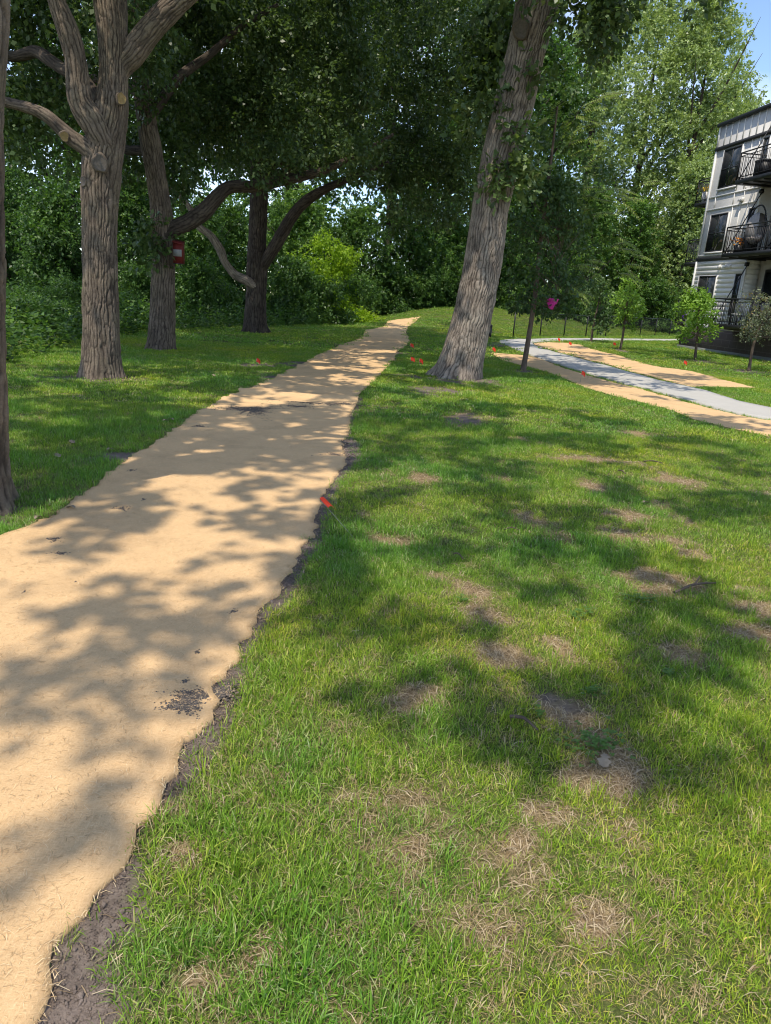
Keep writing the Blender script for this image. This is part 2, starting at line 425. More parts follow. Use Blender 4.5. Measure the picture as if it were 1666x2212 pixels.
# ------------------------------------------------------------------ lawn wear
rc = lambda x, y: (650.8+.6094*x, 759.2+.6094*y)
def ell(list_, conv=None):
    o = []
    for x, y, rx, ry in list_:
        if conv: (x, y), rx, ry = conv(x, y), rx*.6094, ry*.6094
        c = P(x, y); a = P(x+rx, y); b = P(x, y-ry); b2 = P(x, y+ry)
        o.append((c[0], .5*(b[1]+b2[1]) if b[1] < 80 else c[1], np.linalg.norm(a-c), max(.5*abs(b[1]-b2[1]), .05)))
    return o
BARE = ell([(600, 250, 90, 20), (1310, 465, 60, 20), (1170, 660, 100, 25), (1390, 730, 50, 20), (1250, 810, 130, 30), (1260, 862, 80, 20), (1580, 850, 60, 20), (1600, 910, 80, 30), (650, 935, 100, 40), (630, 850, 80, 30),
            (290, 670, 70, 15), (1330, 1060, 70, 40), (1630, 1010, 60, 30), (930, 1060, 50, 50), (880, 1280, 110, 75), (1050, 1390, 90, 55), (700, 1080, 90, 30), (430, 1190, 60, 30), (380, 1240, 60, 45), (1100, 1490, 110, 55),
            (460, 790, 40, 12), (850, 1620, 110, 45), (1020, 480, 40, 16), (1190, 600, 60, 20), (1360, 610, 40, 20), (215, 575, 30, 10), (410, 460, 60, 16), (780, 318, 50, 9), (1140, 1530, 60, 40), (1170, 290, 50, 8), (1010, 385, 90, 10)], rc)
BARE += ell([(880, 1830, 46, 22), (900, 1940, 26, 26), (560, 2080, 40, 24), (420, 2140, 50, 34), (1120, 1800, 46, 30), (1320, 1690, 40, 26), (1310, 1990, 40, 24), (380, 1840, 36, 20)])
SOILP = ell([(641, 787, 55, 9), (590, 812, 40, 7), (267, 991, 48, 12), (950, 846, 45, 8), (1010, 910, 50, 9), (985, 822, 70, 8), (1085, 744, 45, 4), (1130, 803, 35, 4), (1502, 780, 26, 3.5), (1618, 803, 26, 3.5), (1340, 757, 12, 2.2), (1277, 740, 12, 2), (222, 818, 75, 8),
             (555, 790, 40, 5), (1180, 1510, 40, 25), (10, 1110, 60, 20), (845, 775, 14, 8), (845, 765, 20, 5)])
def wear(x, y):
    b = np.zeros(x.shape); s = np.zeros(x.shape)
    wob = 1 + .55*vn2(x, y, 3.2, 71) + .35*vn2(x, y, 9., 72)
    wx_ = vn2(x, y, 2.6, 171)+.6*vn2(x, y, 7., 172); wy_ = vn2(x, y, 2.6, 173)+.6*vn2(x, y, 7., 174); wf_ = vn2(x, y, 15., 175)+.6*vn2(x, y, 33., 176)
    for L, A in ((BARE, b), (SOILP, s)):
        for cx, cy, rx, ry in L:
            m = (np.abs(x-cx) < 2.5*rx) & (np.abs(y-cy) < 2.5*ry)
            if not m.any(): continue
            d = np.sqrt(((x[m]-cx+rx*.55*wx_[m])/rx)**2 + ((y[m]-cy+ry*.6*wy_[m])/ry)**2)*wob[m] + .35*wf_[m]
            A[m] = np.maximum(A[m], ss((1.45-d)/1.0))
    n = vn2(x, y, 1.7, 73)*.6 + vn2(x, y, 5.5, 74)*.5 + .35*vn2(x, y, .5, 78)
    right = ss((x+1.5)/1.5)*ss((12-y)/8.)
    b = np.maximum(b, ss((n-.32)/.4)*(.2+.45*right)*(1-ss((y-16)/10)))
    b = np.maximum(b, .5*ss((vn2(x, y, 2.6, 75)+.55*vn2(x, y, 8., 76)-.35)/.35)*ss((3.6-y)/2.))
    sp = in_poly(x, y, SOIL_POLY)
    s[sp] = 1
    return b, s
# ------------------------------------------------------------------ the ground sheet
def axis(lo, hi, cuts):
    a = [lo]
    while a[-1] < hi:
        v = a[-1]; st = cuts[-1][1]
        for lim, stp in cuts:
            if abs(v) < lim: st = stp; break
        a.append(v+st)
    return np.array(a)
gx = axis(-160, 190, [(6, .07), (14, .16), (30, .5), (60, 1.5), (400, 8)])
gy = axis(-30, 260, [(9, .07), (20, .15), (60, .45), (100, 2.), (400, 8)])
GX, GY = np.meshgrid(gx, gy)
gb, gs = wear(GX, GY)
gV = np.stack([GX, GY, H(GX, GY)], -1).reshape(-1, 3)
m_ = len(gx); ii = np.arange(len(gy)-1)[:, None]*m_ + np.arange(m_-1)[None]
gQ = np.stack([ii, ii+1, ii+m_+1, ii+m_], -1).reshape(-1, 4)
kind(link('ground', mesh('ground', gV, gQ, mats=[GROUND], attrs={'bare': gb.ravel(), 'soil': gs.ravel()}, smooth=True)), 'structure', 'lawn ground with worn straw coloured and earthy patches')

o = kind(link('path', mesh('straw_path', MAT_V, MAT_Q, mats=[STRAW], smooth=True)), 'structure', 'long winding path of tan straw erosion blanket')
PATH = o; PATH['_base'] = [0, 0, 0]
LOWP = kind(link('straw_strip', mesh('straw_strip_lower', LM_V, LM_Q, mats=[STRAW], smooth=True)), 'structure', 'tan straw blanket strip on the near side of the concrete sidewalk')
UPP = kind(link('straw_strip', mesh('straw_strip_upper', UM_V, UM_Q, mats=[STRAW], smooth=True)), 'structure', 'tan straw blanket strip between the concrete sidewalk and the saplings')
kind(link('sidewalk', mesh('sidewalk', SW_V, SW_Q, mats=[CONC])), 'structure', 'pale concrete sidewalk curving round behind the building')

# loose straw strands lying on and fringing the blanket
def strands(n, pts, zf, L=(.015, .05), w=.0011, up=.4, rad=None):
    th = rng.uniform(0, 2*math.pi, n); l = rng.uniform(*L, n); tilt = rng.normal(0, up, n)*.5
    d = np.stack([np.cos(th)*np.cos(tilt), np.sin(th)*np.cos(tilt), np.sin(tilt)], 1)
    s = np.stack([-np.sin(th), np.cos(th), 0*th], 1)
    ww = w*rng.uniform(.6, 1.5, n)
    b = np.stack([0*th, 0*th, rng.uniform(.2, .6, n)*l*.5], 1)
    c = np.concatenate([pts, zf[:, None]], 1)
    a0 = c - d*l[:, None]/2; a1 = c + b; a2 = c + d*l[:, None]/2
    a0[:, 2] = np.maximum(a0[:, 2], zf-.001); a2[:, 2] = np.maximum(a2[:, 2], zf-.001)
    V = np.stack([a0-s*ww[:, None], a0+s*ww[:, None], a1-s*ww[:, None], a1+s*ww[:, None], a2-s*ww[:, None]*.5, a2+s*ww[:, None]*.5], 1).reshape(-1, 3)
    k = np.arange(n)[:, None]*6
    Q = np.concatenate([k+np.array([0, 2, 3, 1]), k+np.array([2, 4, 5, 3])])
    return V, Q, np.repeat(rng.uniform(0, 1, n), 6)
npt = 42000
yy = 1.0*np.exp(rng.uniform(0, 1, npt)*np.log(9.)); xx = rng.uniform(-4, 0.2, npt)
k_ = in_poly(xx, yy, PATH_POLY); xx, yy = xx[k_], yy[k_]
wst = .0003+.0001*yy
e1 = resample(MBr, 9000); e1 = e1[(e1[:, 1] > .6) & (e1[:, 1] < 14)]; e1 = e1 + rng.normal(0, .012, e1.shape)
e2 = resample(MA, 7000); e2 = e2[(e2[:, 1] > 2) & (e2[:, 1] < 16)]; e2 = e2 + rng.normal(0, .014, e2.shape)
xx = np.concatenate([xx, e1[:, 0], e2[:, 0]]); yy = np.concatenate([yy, e1[:, 1], e2[:, 1]])
# height of the blanket below each strand
zz = H(xx, yy) + mat_z(xx, yy, np.full(xx.shape, .5)) + .001
sV, sQ, sl = strands(len(xx), np.stack([xx, yy], 1), zz, L=(.010, .036), w=np.concatenate([wst, np.full(len(xx)-len(wst), .0008)]), up=.22)
o = link('straw_strands', mesh('straw_strands', sV, sQ, mats=[STRAND], attrs={'lv': sl}), PATH); o['kind'] = 'stuff'

# soil strip with clods
def clods(cx, cy, r, z0):
    t = (1+5**.5)/2
    iv = np.array([(-1, t, 0), (1, t, 0), (-1, -t, 0), (1, -t, 0), (0, -1, t), (0, 1, t), (0, -1, -t), (0, 1, -t), (t, 0, -1), (t, 0, 1), (-t, 0, -1), (-t, 0, 1)])/math.hypot(1, t)
    it = np.array([(0, 11, 5), (0, 5, 1), (0, 1, 7), (0, 7, 10), (0, 10, 11), (1, 5, 9), (5, 11, 4), (11, 10, 2), (10, 7, 6), (7, 1, 8), (3, 9, 4), (3, 4, 2), (3, 2, 6), (3, 6, 8), (3, 8, 9), (4, 9, 5), (2, 4, 11), (6, 2, 10), (8, 6, 7), (9, 8, 1)])
    n = len(cx)
    j = iv[None]*(1+rng.uniform(-.28, .28, (n, 12, 1)))*r[:, None, None]*rng.uniform(.75, 1.2, (n, 1, 3))
    a = rng.uniform(0, 6.28, n); c, s = np.cos(a)[:, None], np.sin(a)[:, None]
    X = j[..., 0]*c-j[..., 1]*s; Y = j[..., 0]*s+j[..., 1]*c
    V = np.stack([X+cx[:, None], Y+cy[:, None], j[..., 2]*.8+(z0+r*.35)[:, None]], -1).reshape(-1, 3)
    return V, (np.arange(n)[:, None, None]*12+it[None]).reshape(-1, 3)
n = 170000
cx = rng.uniform(-1.2, 1, n); cy = .9*np.exp(rng.uniform(0, 1, n)*np.log(9))
k_ = in_poly(cx, cy, SOIL_POLY) & ~in_poly(cx, cy, PATH_POLY) & (rng.uniform(0, 1, n) < np.where(cy > 1.75, 1, .55))
cx, cy = cx[k_], cy[k_]
cr_ = rng.uniform(.0016, .0048, len(cx))*np.where(rng.uniform(0, 1, len(cx)) < .07, 2.1, 1)*(.8+.12*cy)
cV, cT = clods(cx, cy, cr_, H(cx, cy))
soil = kind(link('soil_strip', mesh('soil_clods', cV, tris=cT, mats=[SOIL], smooth=False)), 'stuff', 'crumbly grey brown soil exposed beside the straw path')

# holes in the blanket where dark soil and sprigs show
def soil_patch_list():
    L = []
    for x, y, rx, ry in [(545, 889, 42, 9), (520, 885, 24, 4), (700, 877, 62, 2.6), (640, 880, 26, 2.2), (745, 875, 16, 2.2), (725, 988, 20, 4), (742, 962, 8, 3), (262, 1101, 16, 4), (118, 1168, 14, 5), (283, 1020, 7, 2.5), (505, 1322, 10, 5), (425, 1413, 8, 4), (400, 1479, 7, 5),
                         (400, 1535, 34, 13), (405, 1526, 34, 12), (440, 1510, 42, 11), (430, 1513, 40, 9), (468, 1500, 26, 10), (488, 1492, 18, 11), (445, 1508, 50, 8), (52, 1287, 4, 3), (163, 1262, 3, 2), (311, 1083, 3, 2), (430, 925, 12, 2), (130, 1200, 20, 3)]:
        c, a, b, b2 = P(x, y), P(x+rx, y), P(x, y-ry), P(x, y+ry)
        n = int(max(10, min(7000, 110000*np.linalg.norm(a-c)*abs(b[1]-b2[1])/(.5+c[1]*.35)*(3.5 if 380 < x < 495 and 1490 < y < 1540 else 1.))))
        t = rng.uniform(0, 6.28, n); q = np.abs(rng.normal(0, .55, n))*(1+.5*np.sin(3*t+x)+.4*np.sin(7*t+y)+.3*np.sin(13*t+x+y))
        L.append((c[0]+np.cos(t)*q*np.linalg.norm(a-c), c[1]+np.sin(t)*q*.5*abs(b[1]-b2[1]), np.full(n, c[1])))
    return [np.concatenate(v) for v in zip(*L)]
hx, hy, hc = soil_patch_list()
hr = rng.uniform(.0014, .0046, len(hx))*(1+.10*hc)
hz = H(hx, hy)+mat_z(hx, hy, np.full(hx.shape, .5))-hr*.55
hV, hT = clods(hx, hy, hr, hz)
SOILD = leafmat('damp_soil', [(0, (.055, .048, .044)), (.55, (.115, .10, .09)), (.8, (.19, .155, .12)), (1, (.40, .29, .17))], 0., .95, .1)
o = link('soil_crumbs', mesh('soil_crumbs', hV, tris=hT, mats=[SOILD], attrs={'lv': np.repeat(rng.uniform(0, 1, len(hx)), 12)}), PATH); o['kind'] = 'stuff'; o['label'] = 'dark soil showing through worn holes in the straw'
# ------------------------------------------------------------------ grass
def tuft(n, R, L, w, lean, flat=0.):
    V = []; Q = []; T = []; at = []
    for i in range(n):
        a = random.uniform(0, 6.283); q = R*math.sqrt(random.random()); b = np.array([math.cos(a)*q, math.sin(a)*q, -.004])
        h = a + random.gauss(0, 1.3); l = random.uniform(*L); ww = w*random.uniform(.6, 1.25)
        k = abs(random.gauss(lean, .35)); k = min(k, 1.5)
        d = np.array([math.cos(h), math.sin(h), 0]); s = np.array([-math.sin(h+random.gauss(0, .5)), math.cos(h), 0])
        base = len(V); curve = random.uniform(.2, 1.1)
        for j, t in enumerate((0, .35, .7, 1.)):
            ang = k*(.35+curve*t) + flat
            ang = min(ang, 1.52)
            p = b + l*t*(d*math.sin(ang) + np.array([0, 0, 1.])*math.cos(ang))
            p[2] = max(p[2], .002*(j > 0)+b[2])
            wd = ww*(1, .95, .7, 0)[j]
            if j < 3: V += [p-s*wd/2, p+s*wd/2]
            else: V.append(p)
        Q += [(base, base+1, base+3, base+2), (base+2, base+3, base+5, base+4)]; T.append((base+4, base+5, base+6))
        at += [random.random()]*7
    return np.array(V), Q, T, at
def grassmat(name, stops, tints):
    m, nt, out = newmat(name)
    c = ramp(nt, stops, attr(nt, 'bl'))
    c = mix(nt, 1., c, ramp(nt, tints, attr(nt, 'tint', 'INSTANCER')), 'MULTIPLY')
    b = bsdf(nt, out, c, .5, .35, link_out=False)
    t = N(nt, 'ShaderNodeBsdfTranslucent'); nt.links.new(mix(nt, 1., c, (1.15, 1.15, .6), 'MULTIPLY'), t.inputs['Color'])
    mx = N(nt, 'ShaderNodeMixShader'); mx.inputs[0].default_value = .35
    nt.links.new(b.outputs[0], mx.inputs[1]); nt.links.new(t.outputs[0], mx.inputs[2]); nt.links.new(mx.outputs[0], out.inputs['Surface'])
    return m
GRASS = grassmat('grass_blade', [(0, (.092, .19, .016)), (.45, (.20, .35, .030)), (.8, (.34, .49, .055)), (.93, (.44, .50, .15)), (1, (.62, .54, .30))],
                 [(0, (.72, .95, 1.15)), (.4, (.95, 1, .95)), (.75, (1.25, 1.12, .85)), (1, (1.6, 1.25, .8))])
DRYG = grassmat('dry_grass_blade', [(0, (.28, .20, .10)), (.5, (.46, .36, .20)), (1, (.66, .56, .36))], [(0, (.8, .8, .8)), (1, (1.15, 1.1, 1.05))])
def proto_coll(name, specs):
    c = bpy.data.collections.new(name)
    for i, (sp, m) in enumerate(specs):
        V, Q, T, at = tuft(*sp)
        o = bpy.data.objects.new('%s_%02d' % (name, i), mesh(name, V, Q, T, [m], {'bl': at}))
        c.objects.link(o)
    return c
NEARC = proto_coll('near_tuft', [((26, .045, (.022, .048), .0028, .85), GRASS) for _ in range(5)] + [((15, .03, (.045, .085), .003, .5), GRASS) for _ in range(2)] + [((28, .05, (.02, .055), .0022, 1.3), DRYG) for _ in range(2)])
MIDC = proto_coll('mid_tuft', [((46, .11, (.024, .052), .006, .75), GRASS) for _ in range(4)] + [((34, .11, (.02, .045), .006, 1.3), DRYG)])
FARC = proto_coll('far_tuft', [((70, .34, (.03, .058), .017, .65), GRASS) for _ in range(3)] + [((40, .3, (.03, .045), .016, 1.2), DRYG)])

def scatter(name, coll, x, y, scl, idx, tint, label):
    z = H(x, y)
    n = len(x)
    rot = np.stack([rng.normal(0, .12, n), rng.normal(0, .12, n), rng.uniform(0, 6.283, n)], 1)
    me = mesh(name, np.stack([x, y, z], 1), attrs={'rot': rot, 'scl': scl, 'idx': idx.astype(float), 'tint': tint})
    o = kind(link(name, me), 'stuff', label); o['category'] = 'grass'
    ng = bpy.data.node_groups.new(name, 'GeometryNodeTree')
    ng.interface.new_socket('Geometry', in_out='INPUT', socket_type='NodeSocketGeometry')
    ng.interface.new_socket('Geometry', in_out='OUTPUT', socket_type='NodeSocketGeometry')
    gi = ng.nodes.new('NodeGroupInput'); go = ng.nodes.new('NodeGroupOutput')
    ci = ng.nodes.new('GeometryNodeCollectionInfo'); ci.inputs['Collection'].default_value = coll
    ci.inputs['Separate Children'].default_value = True; ci.inputs['Reset Children'].default_value = True
    io = ng.nodes.new('GeometryNodeInstanceOnPoints'); io.inputs['Pick Instance'].default_value = True
    def na(nm, dt):
        a = ng.nodes.new('GeometryNodeInputNamedAttribute'); a.data_type = dt; a.inputs['Name'].default_value = nm
        return a.outputs['Attribute']
    L = ng.links.new
    L(gi.outputs[0], io.inputs['Points']); L(ci.outputs[0], io.inputs['Instance'])
    L(na('idx', 'FLOAT'), io.inputs['Instance Index']); L(na('rot', 'FLOAT_VECTOR'), io.inputs['Rotation']); L(na('scl', 'FLOAT'), io.inputs['Scale'])
    L(io.outputs[0], go.inputs[0])
    md = o.modifiers.new('scatter', 'NODES'); md.node_group = ng
    return o
def lawn_pts(x0, x1, y0, y1, sp):
    nx, ny = int((x1-x0)/sp), int((y1-y0)/sp)
    X, Y = np.meshgrid(x0+(np.arange(nx)+.5)*sp, y0+(np.arange(ny)+.5)*sp)
    x = (X + rng.uniform(-.6, .6, X.shape)*sp).ravel(); y = (Y + rng.uniform(-.6, .6, X.shape)*sp).ravel()
    px, py = proj(np.stack([x, y, H(x, y)], 1))
    k = (px > -1500) & (px < 3300) & (py < 4200) & (edge_dist(x, y) > -60) & (edge_dist(x, y) < 1.2)
    x, y = x[k], y[k]
    k = ~(in_poly(x, y, PATH_POLY) | in_poly(x, y, LM_POLY) | in_poly(x, y, UM_POLY) | in_poly(x, y, SW_POLY))
    k &= ~((y > 37.9) & (x > 13.9) & (y < 90)) | True
    return x[k], y[k]
def grass_zone(name, coll, ng_, tall, nd, x0, x1, y0, y1, sp, s0, label):
    x, y = lawn_pts(x0, x1, y0, y1, sp)
    b, s = wear(x, y)
    lush = vn2(x, y, 1.5, 81)*.55 + .35*vn2(x, y, 4.5, 82) + .2*vn2(x, y, 11., 83)
    r = rng.uniform(0, 1, len(x))
    dry = (r < (.05 + .12*ss((5-y)/3.))*(.4+1.2*ss(.5-lush)) + .62*b) & (s < .5)
    keep = np.where(dry, rng.uniform(0, 1, len(x)) < .85, rng.uniform(0, 1, len(x)) < (1-.74*b)*(1-.93*s))
    # bald margin where the blanket lies
    idx = np.where(dry, ng_+tall+rng.integers(0, nd, len(x)), np.where((rng.uniform(0, 1, len(x)) < .10+.25*ss(lush+.2)) & (tall > 0), ng_+rng.integers(0, max(tall, 1), len(x)), rng.integers(0, ng_, len(x))))
    scl = s0*(1 + .55*np.clip(lush, -.7, 1))*rng.uniform(.75, 1.2, len(x))*(1-.35*b)
    tint = np.clip(.42 + .9*vn2(x, y, .9, 84)*.5 + .3*vn2(x, y, 3.7, 85) - .35*np.clip(lush, -.5, .8) + rng.normal(0, .1, len(x)) + .25*b + .14*ss((4.-y)/2.), 0, 1)
    scatter(name, coll, x[keep], y[keep], scl[keep], idx[keep], tint[keep], label)
grass_zone('grass', NEARC, 5, 2, 2, -4.6, 5.2, .3, 4.6, .029, .9, 'short green lawn grass mixed with dry straw in the foreground')
grass_zone('grass', NEARC, 5, 2, 2, -7.2, 9.5, 4.6, 9.5, .044, 1.05, 'green lawn grass on both sides of the straw path')
grass_zone('grass', MIDC, 4, 0, 1, -9.5, 18, 9.5, 21, .095, 1., 'green lawn grass around the oak trunks')
grass_zone('grass', FARC, 3, 0, 1, -10, 42, 21, 75, .30, 1., 'distant green lawn grass up to the mound and fence')

# ------------------------------------------------------------------ bark tubes
def tube(pts, nseg, step, amp=.022, spacing=.055, seed=0, cap=True, bark=True, flare=0.):
    p = np.asarray(pts, float)
    q = np.concatenate([[2*p[0]-p[1]], p, [2*p[-1]-p[-2]]])
    out = []
    for i in range(1, len(q)-2):
        L = np.linalg.norm(q[i+1, :3]-q[i, :3]); k = max(2, int(L/step))
        t = np.arange(k)[:, None]/k
        a, b, c, d = q[i-1], q[i], q[i+1], q[i+2]
        out.append(.5*((2*b)+(-a+c)*t+(2*a-5*b+4*c-d)*t*t+(-a+3*b-3*c+d)*t**3))
    out.append(q[-2][None]); S = np.concatenate(out); c = S[:, :3]; r = np.maximum(S[:, 3], .004)
    T = np.gradient(c, axis=0); T /= np.linalg.norm(T, axis=1)[:, None]
    u = np.cross(T[0], [0, 1., .1]); u /= np.linalg.norm(u)
    U = [u]
    for i in range(1, len(c)):
        u = U[-1]-T[i]*(U[-1] @ T[i]); U.append(u/np.linalg.norm(u))
    U = np.array(U); W = np.cross(T, U)
    s = np.concatenate([[0], np.cumsum(np.linalg.norm(np.diff(c, axis=0), axis=1))])
    th = np.arange(nseg)*2*math.pi/nseg
    cs, sn = np.cos(th)[None], np.sin(th)[None]
    R0 = max(r.mean(), .03)
    qx = (cs*R0+0*s[:, None]).ravel(); qy = (sn*R0+0*s[:, None]).ravel(); qz = (s[:, None]+0*cs).ravel()
    rr = np.repeat(r, nseg).reshape(len(r), nseg)
    if flare:
        lob = .45+.55*np.sin(th*5+seed+.8*np.sin(th*2+seed))[None]
        rr = rr*(1+flare*np.exp(-np.maximum(s-.1, 0)/.20)[:, None]*lob)
    if bark:
        g = 1./spacing
        wv = vn(np.stack([qx*3, qy*3, qz*2.2], 1), seed+9)
        wv2 = vn(np.stack([qx*3, qy*3, qz*2.2+50], 1), seed+10)
        K = max(7, int(round(2*math.pi*R0/(spacing*.86))))
        THh = (0*s[:, None]+th[None]).ravel()
        n1 = np.sin(K*THh/2*2*.5*2/2 + 2.3*vn(np.stack([qx*5, qy*5, qz*1.5], 1), seed) + 1.6*vn(np.stack([qx*11, qy*11, qz*4.2], 1), seed+6) + .95*vn(np.stack([qx*25, qy*25, qz*14], 1), seed+7))
        n2 = vn(np.stack([qx*g*1.9+wv2, qy*g*1.9-wv, qz*g*.42], 1), seed+1)
        n3 = vn(np.stack([qx*g*.8, qy*g*.8, qz*g*.42+wv*2], 1), seed+2)
        h = ss(np.abs(n1)/.72)*.72 + ss(np.abs(n2)/.30)*.28
        h = h*(.35+.65*ss(np.abs(n3)/.13))*(.80+.35*vn(np.stack([qx*g*.6, qy*g*.6, qz*5], 1), seed+12))
        big = vn(np.stack([qx*1.6/R0*.4, qy*1.6/R0*.4, qz*1.2], 1), seed+4)
        fade = np.clip(rr.ravel()/.22, .25, 1.)
        rad = rr.ravel()*(1+.06*big) + amp*fade*(h-.6)
        ridge = np.clip(h + .12*vn(np.stack([qx*60, qy*60, qz*30], 1), seed+5), 0, 1)
    else:
        rad = rr.ravel()*(1+.04*vn(np.stack([qx*20, qy*20, qz*6], 1), seed)); ridge = .55+.4*vn(np.stack([qx*50, qy*50, qz*16], 1), seed+3)
    rad = rad.reshape(len(r), nseg)
    V = c[:, None]+rad[..., None]*(cs[..., None]*U[:, None]+sn[..., None]*W[:, None])
    n = len(c); i = np.arange(n-1)[:, None]*nseg; j = np.arange(nseg)[None]; j2 = (j+1) % nseg
    Q = np.stack([i+j, i+j2, i+nseg+j2, i+nseg+j], -1).reshape(-1, 4)
    V = V.reshape(-1, 3); T_ = []
    if cap:
        k = len(V); V = np.concatenate([V, [c[-1]+T[-1]*r[-1]*.5]]); T_ = [((n-1)*nseg+a, (n-1)*nseg+(a+1) % nseg, k) for a in range(nseg)]
        ridge = np.append(ridge, .4)
    return V, Q, T_, ridge
def tube_obj(name, pts, mat, parent, nseg=48, step=.03, **k):
    V, Q, T, r = tube(pts, nseg, step, **k)
    return link(name, mesh(name, V, Q, T, [mat], {'ridge': r}, smooth=True), parent)
def multi_tube(name, lines, mat, parent, nseg=10, step=.15, **k):
    Vs, Qs, Ts, Rs, n = [], [], [], [], 0
    for i, L in enumerate(lines):
        V, Q, T, r = tube(L, nseg, step, seed=i*7, **k)
        Vs.append(V); Qs.append(np.asarray(Q)+n); Ts.append(np.asarray(T)+n); Rs.append(r); n += len(V)
    return link(name, mesh(name, np.concatenate(Vs), np.concatenate(Qs), np.concatenate(Ts), [mat], {'ridge': np.concatenate(Rs)}, smooth=True), parent)
def px(pts, dep, dep2=None):   # (x, y, half width in px) at a depth, in metres
    o = []
    for i, (x, y, hw) in enumerate(pts):
        d = dep if dep2 is None else dep+(dep2-dep)*i/(len(pts)-1)
        o.append((*D(x, y, d), hw*d*np.linalg.norm(ray(x, y))/np.linalg.norm(ray(x, y))/F/ray(x, y)[1]))
    return o

# ------------------------------------------------------------------ leaves
TEMPL = {
 'rhomb': ([(0, 0, 0), (.45, -.30, .07), (1, 0, -.04), (.45, .30, .07)], [(0, 1, 2, 3)], []),
 'oval': ([(0, 0, 0), (.3, -.26, .05), (.7, -.25, .05), (1, 0, -.06), (.7, .25, .05), (.3, .26, .05)], [(0, 1, 2, 3), (0, 3, 4, 5)], []),
 'fan': ([(0, 0, 0), (.55, -.5, .05), (1, -.3, .0), (.86, 0, .04), (1, .3, 0), (.55, .5, .05)], [(0, 1, 2, 3), (0, 3, 4, 5)], []),
}
st_ = [(0, .03), (.18, .15), (.28, .08), (.42, .26), (.50, .13), (.66, .38), (.76, .24), (.90, .22), (1, .04)]
TEMPL['oak'] = ([(u, -w, .05*math.sin(u*6)) for u, w in st_]+[(u, w, .05*math.sin(u*6)) for u, w in st_], [(i, i+1, 9+i+1, 9+i) for i in range(8)], [])
def norm(v): return v/np.maximum(np.linalg.norm(v, axis=-1, keepdims=True), 1e-9)
def leaves(c, d, nrm, L, templ='rhomb', asp=1.):
    T, Q, _ = TEMPL[templ]; T = np.array(T, float)
    d = norm(d); s = norm(np.cross(nrm, d)); n = np.cross(d, s)
    V = c[:, None] + L[:, None, None]*(T[None, :, :1]*d[:, None]+asp*T[None, :, 1:2]*s[:, None]+T[None, :, 2:]*n[:, None])
    k = len(T)
    q = (np.arange(len(c))[:, None, None]*k+np.array(Q)[None]).reshape(-1, 4)
    return V.reshape(-1, 3), q, k
class Crown:
    def __init__(s): s.c = []; s.d = []; s.n = []; s.L = []; s.v = []
    def cluster(s, c, R, n, leaf=.13, per=9, spread=.22, shell=2.4, bias=0., up=.9, droop=0., flat=None):
        c = np.asarray(c, float); R = np.broadcast_to(np.asarray(R, float), 3)
        k = max(1, int(n/per))
        g = norm(rng.normal(0, 1, (k, 3))); rad = rng.uniform(0, 1, k)**(1/shell)
        p = g*rad[:, None]*R
        lump = 1+.25*np.sin(g[:, 0]*5+c[0]*3)*np.cos(g[:, 1]*4+c[1])+.2*np.sin(g[:, 2]*6+c[2]*2)
        p = p*lump[:, None]
        sd = norm(g+rng.normal(0, .5, (k, 3))+np.array([0, 0, -droop]))
        t = rng.uniform(-.3, 1, (k, per))
        lc = c+p[:, None]+sd[:, None]*(t[..., None]*spread)+rng.normal(0, spread*.25, (k, per, 3))
        ld = sd[:, None]*.8+rng.normal(0, .6, (k, per, 3))+np.array([0, 0, -.25-droop])
        ln = np.array([0, 0, up])+rng.normal(0, .5, (k, per, 3))+.35*g[:, None]
        m = k*per
        s.c.append(lc.reshape(m, 3)); s.d.append(ld.reshape(m, 3)); s.n.append(ln.reshape(m, 3))
        s.L.append(leaf*rng.uniform(.65, 1.25, m)); 
        s.v.append(np.clip(.42+bias+np.repeat(rng.normal(0, .13, k), per)+rng.normal(0, .13, m), 0, 1))
    def build(s, name, mat, parent, templ='rhomb', asp=1.):
        c = np.concatenate(s.c)
        V, Q, k = leaves(c, np.concatenate(s.d), np.concatenate(s.n), np.concatenate(s.L), templ, asp)
        return link(name, mesh(name, V, Q, mats=[mat], attrs={'lv': np.repeat(np.concatenate(s.v), k)}), parent)
def shade(cr, x, y, rx, ry, Hh, k=2.1, leaf=.15):  # unseen leaf clump set on the sun ray above a ground spot
    c = np.array([x, y, 0]) + SUN*(Hh/SUN[2])
    n = int(math.pi*rx*ry*k/(leaf*leaf*.30))+6
    per = 6; m = max(1, n//per)
    a = rng.uniform(0, 6.283, m); q = np.sqrt(rng.uniform(0, 1, m))
    q = q*(1+.25*np.sin(3*a+x*7)+.18*np.sin(5*a+y*9))
    p = np.stack([np.cos(a)*q*rx, np.sin(a)*q*ry, rng.normal(0, .35, m)], 1)
    p[:, :2] += (SUN[:2]/SUN[2])*p[:, 2:]
    lc = c+p[:, None]+rng.normal(0, .07, (m, per, 3))
    lc = lc.reshape(-1, 3)
    gp = lc[:, :2]-lc[:, 2:]*(SUN[:2]/SUN[2])
    hs = 2.6 if y < 9 else 2.0
    lc = lc[(vn2(gp[:, 0], gp[:, 1]*.8, hs, 401)+.55*vn2(gp[:, 0], gp[:, 1]*.8, hs*2.1, 402)) < .30]  # gaps cut in the clump so sun spots reach the ground
    m2 = len(lc)
    if m2 == 0: return
    cr.c.append(lc); cr.d.append(rng.normal(0, 1, (m2, 3))*np.array([1, 1, .35])); cr.n.append(np.array([0, 0, 1.])+rng.normal(0, .4, (m2, 3)))
    cr.L.append(leaf*rng.uniform(.7, 1.2, m2)); cr.v.append(np.clip(rng.normal(.45, .15, m2), 0, 1))

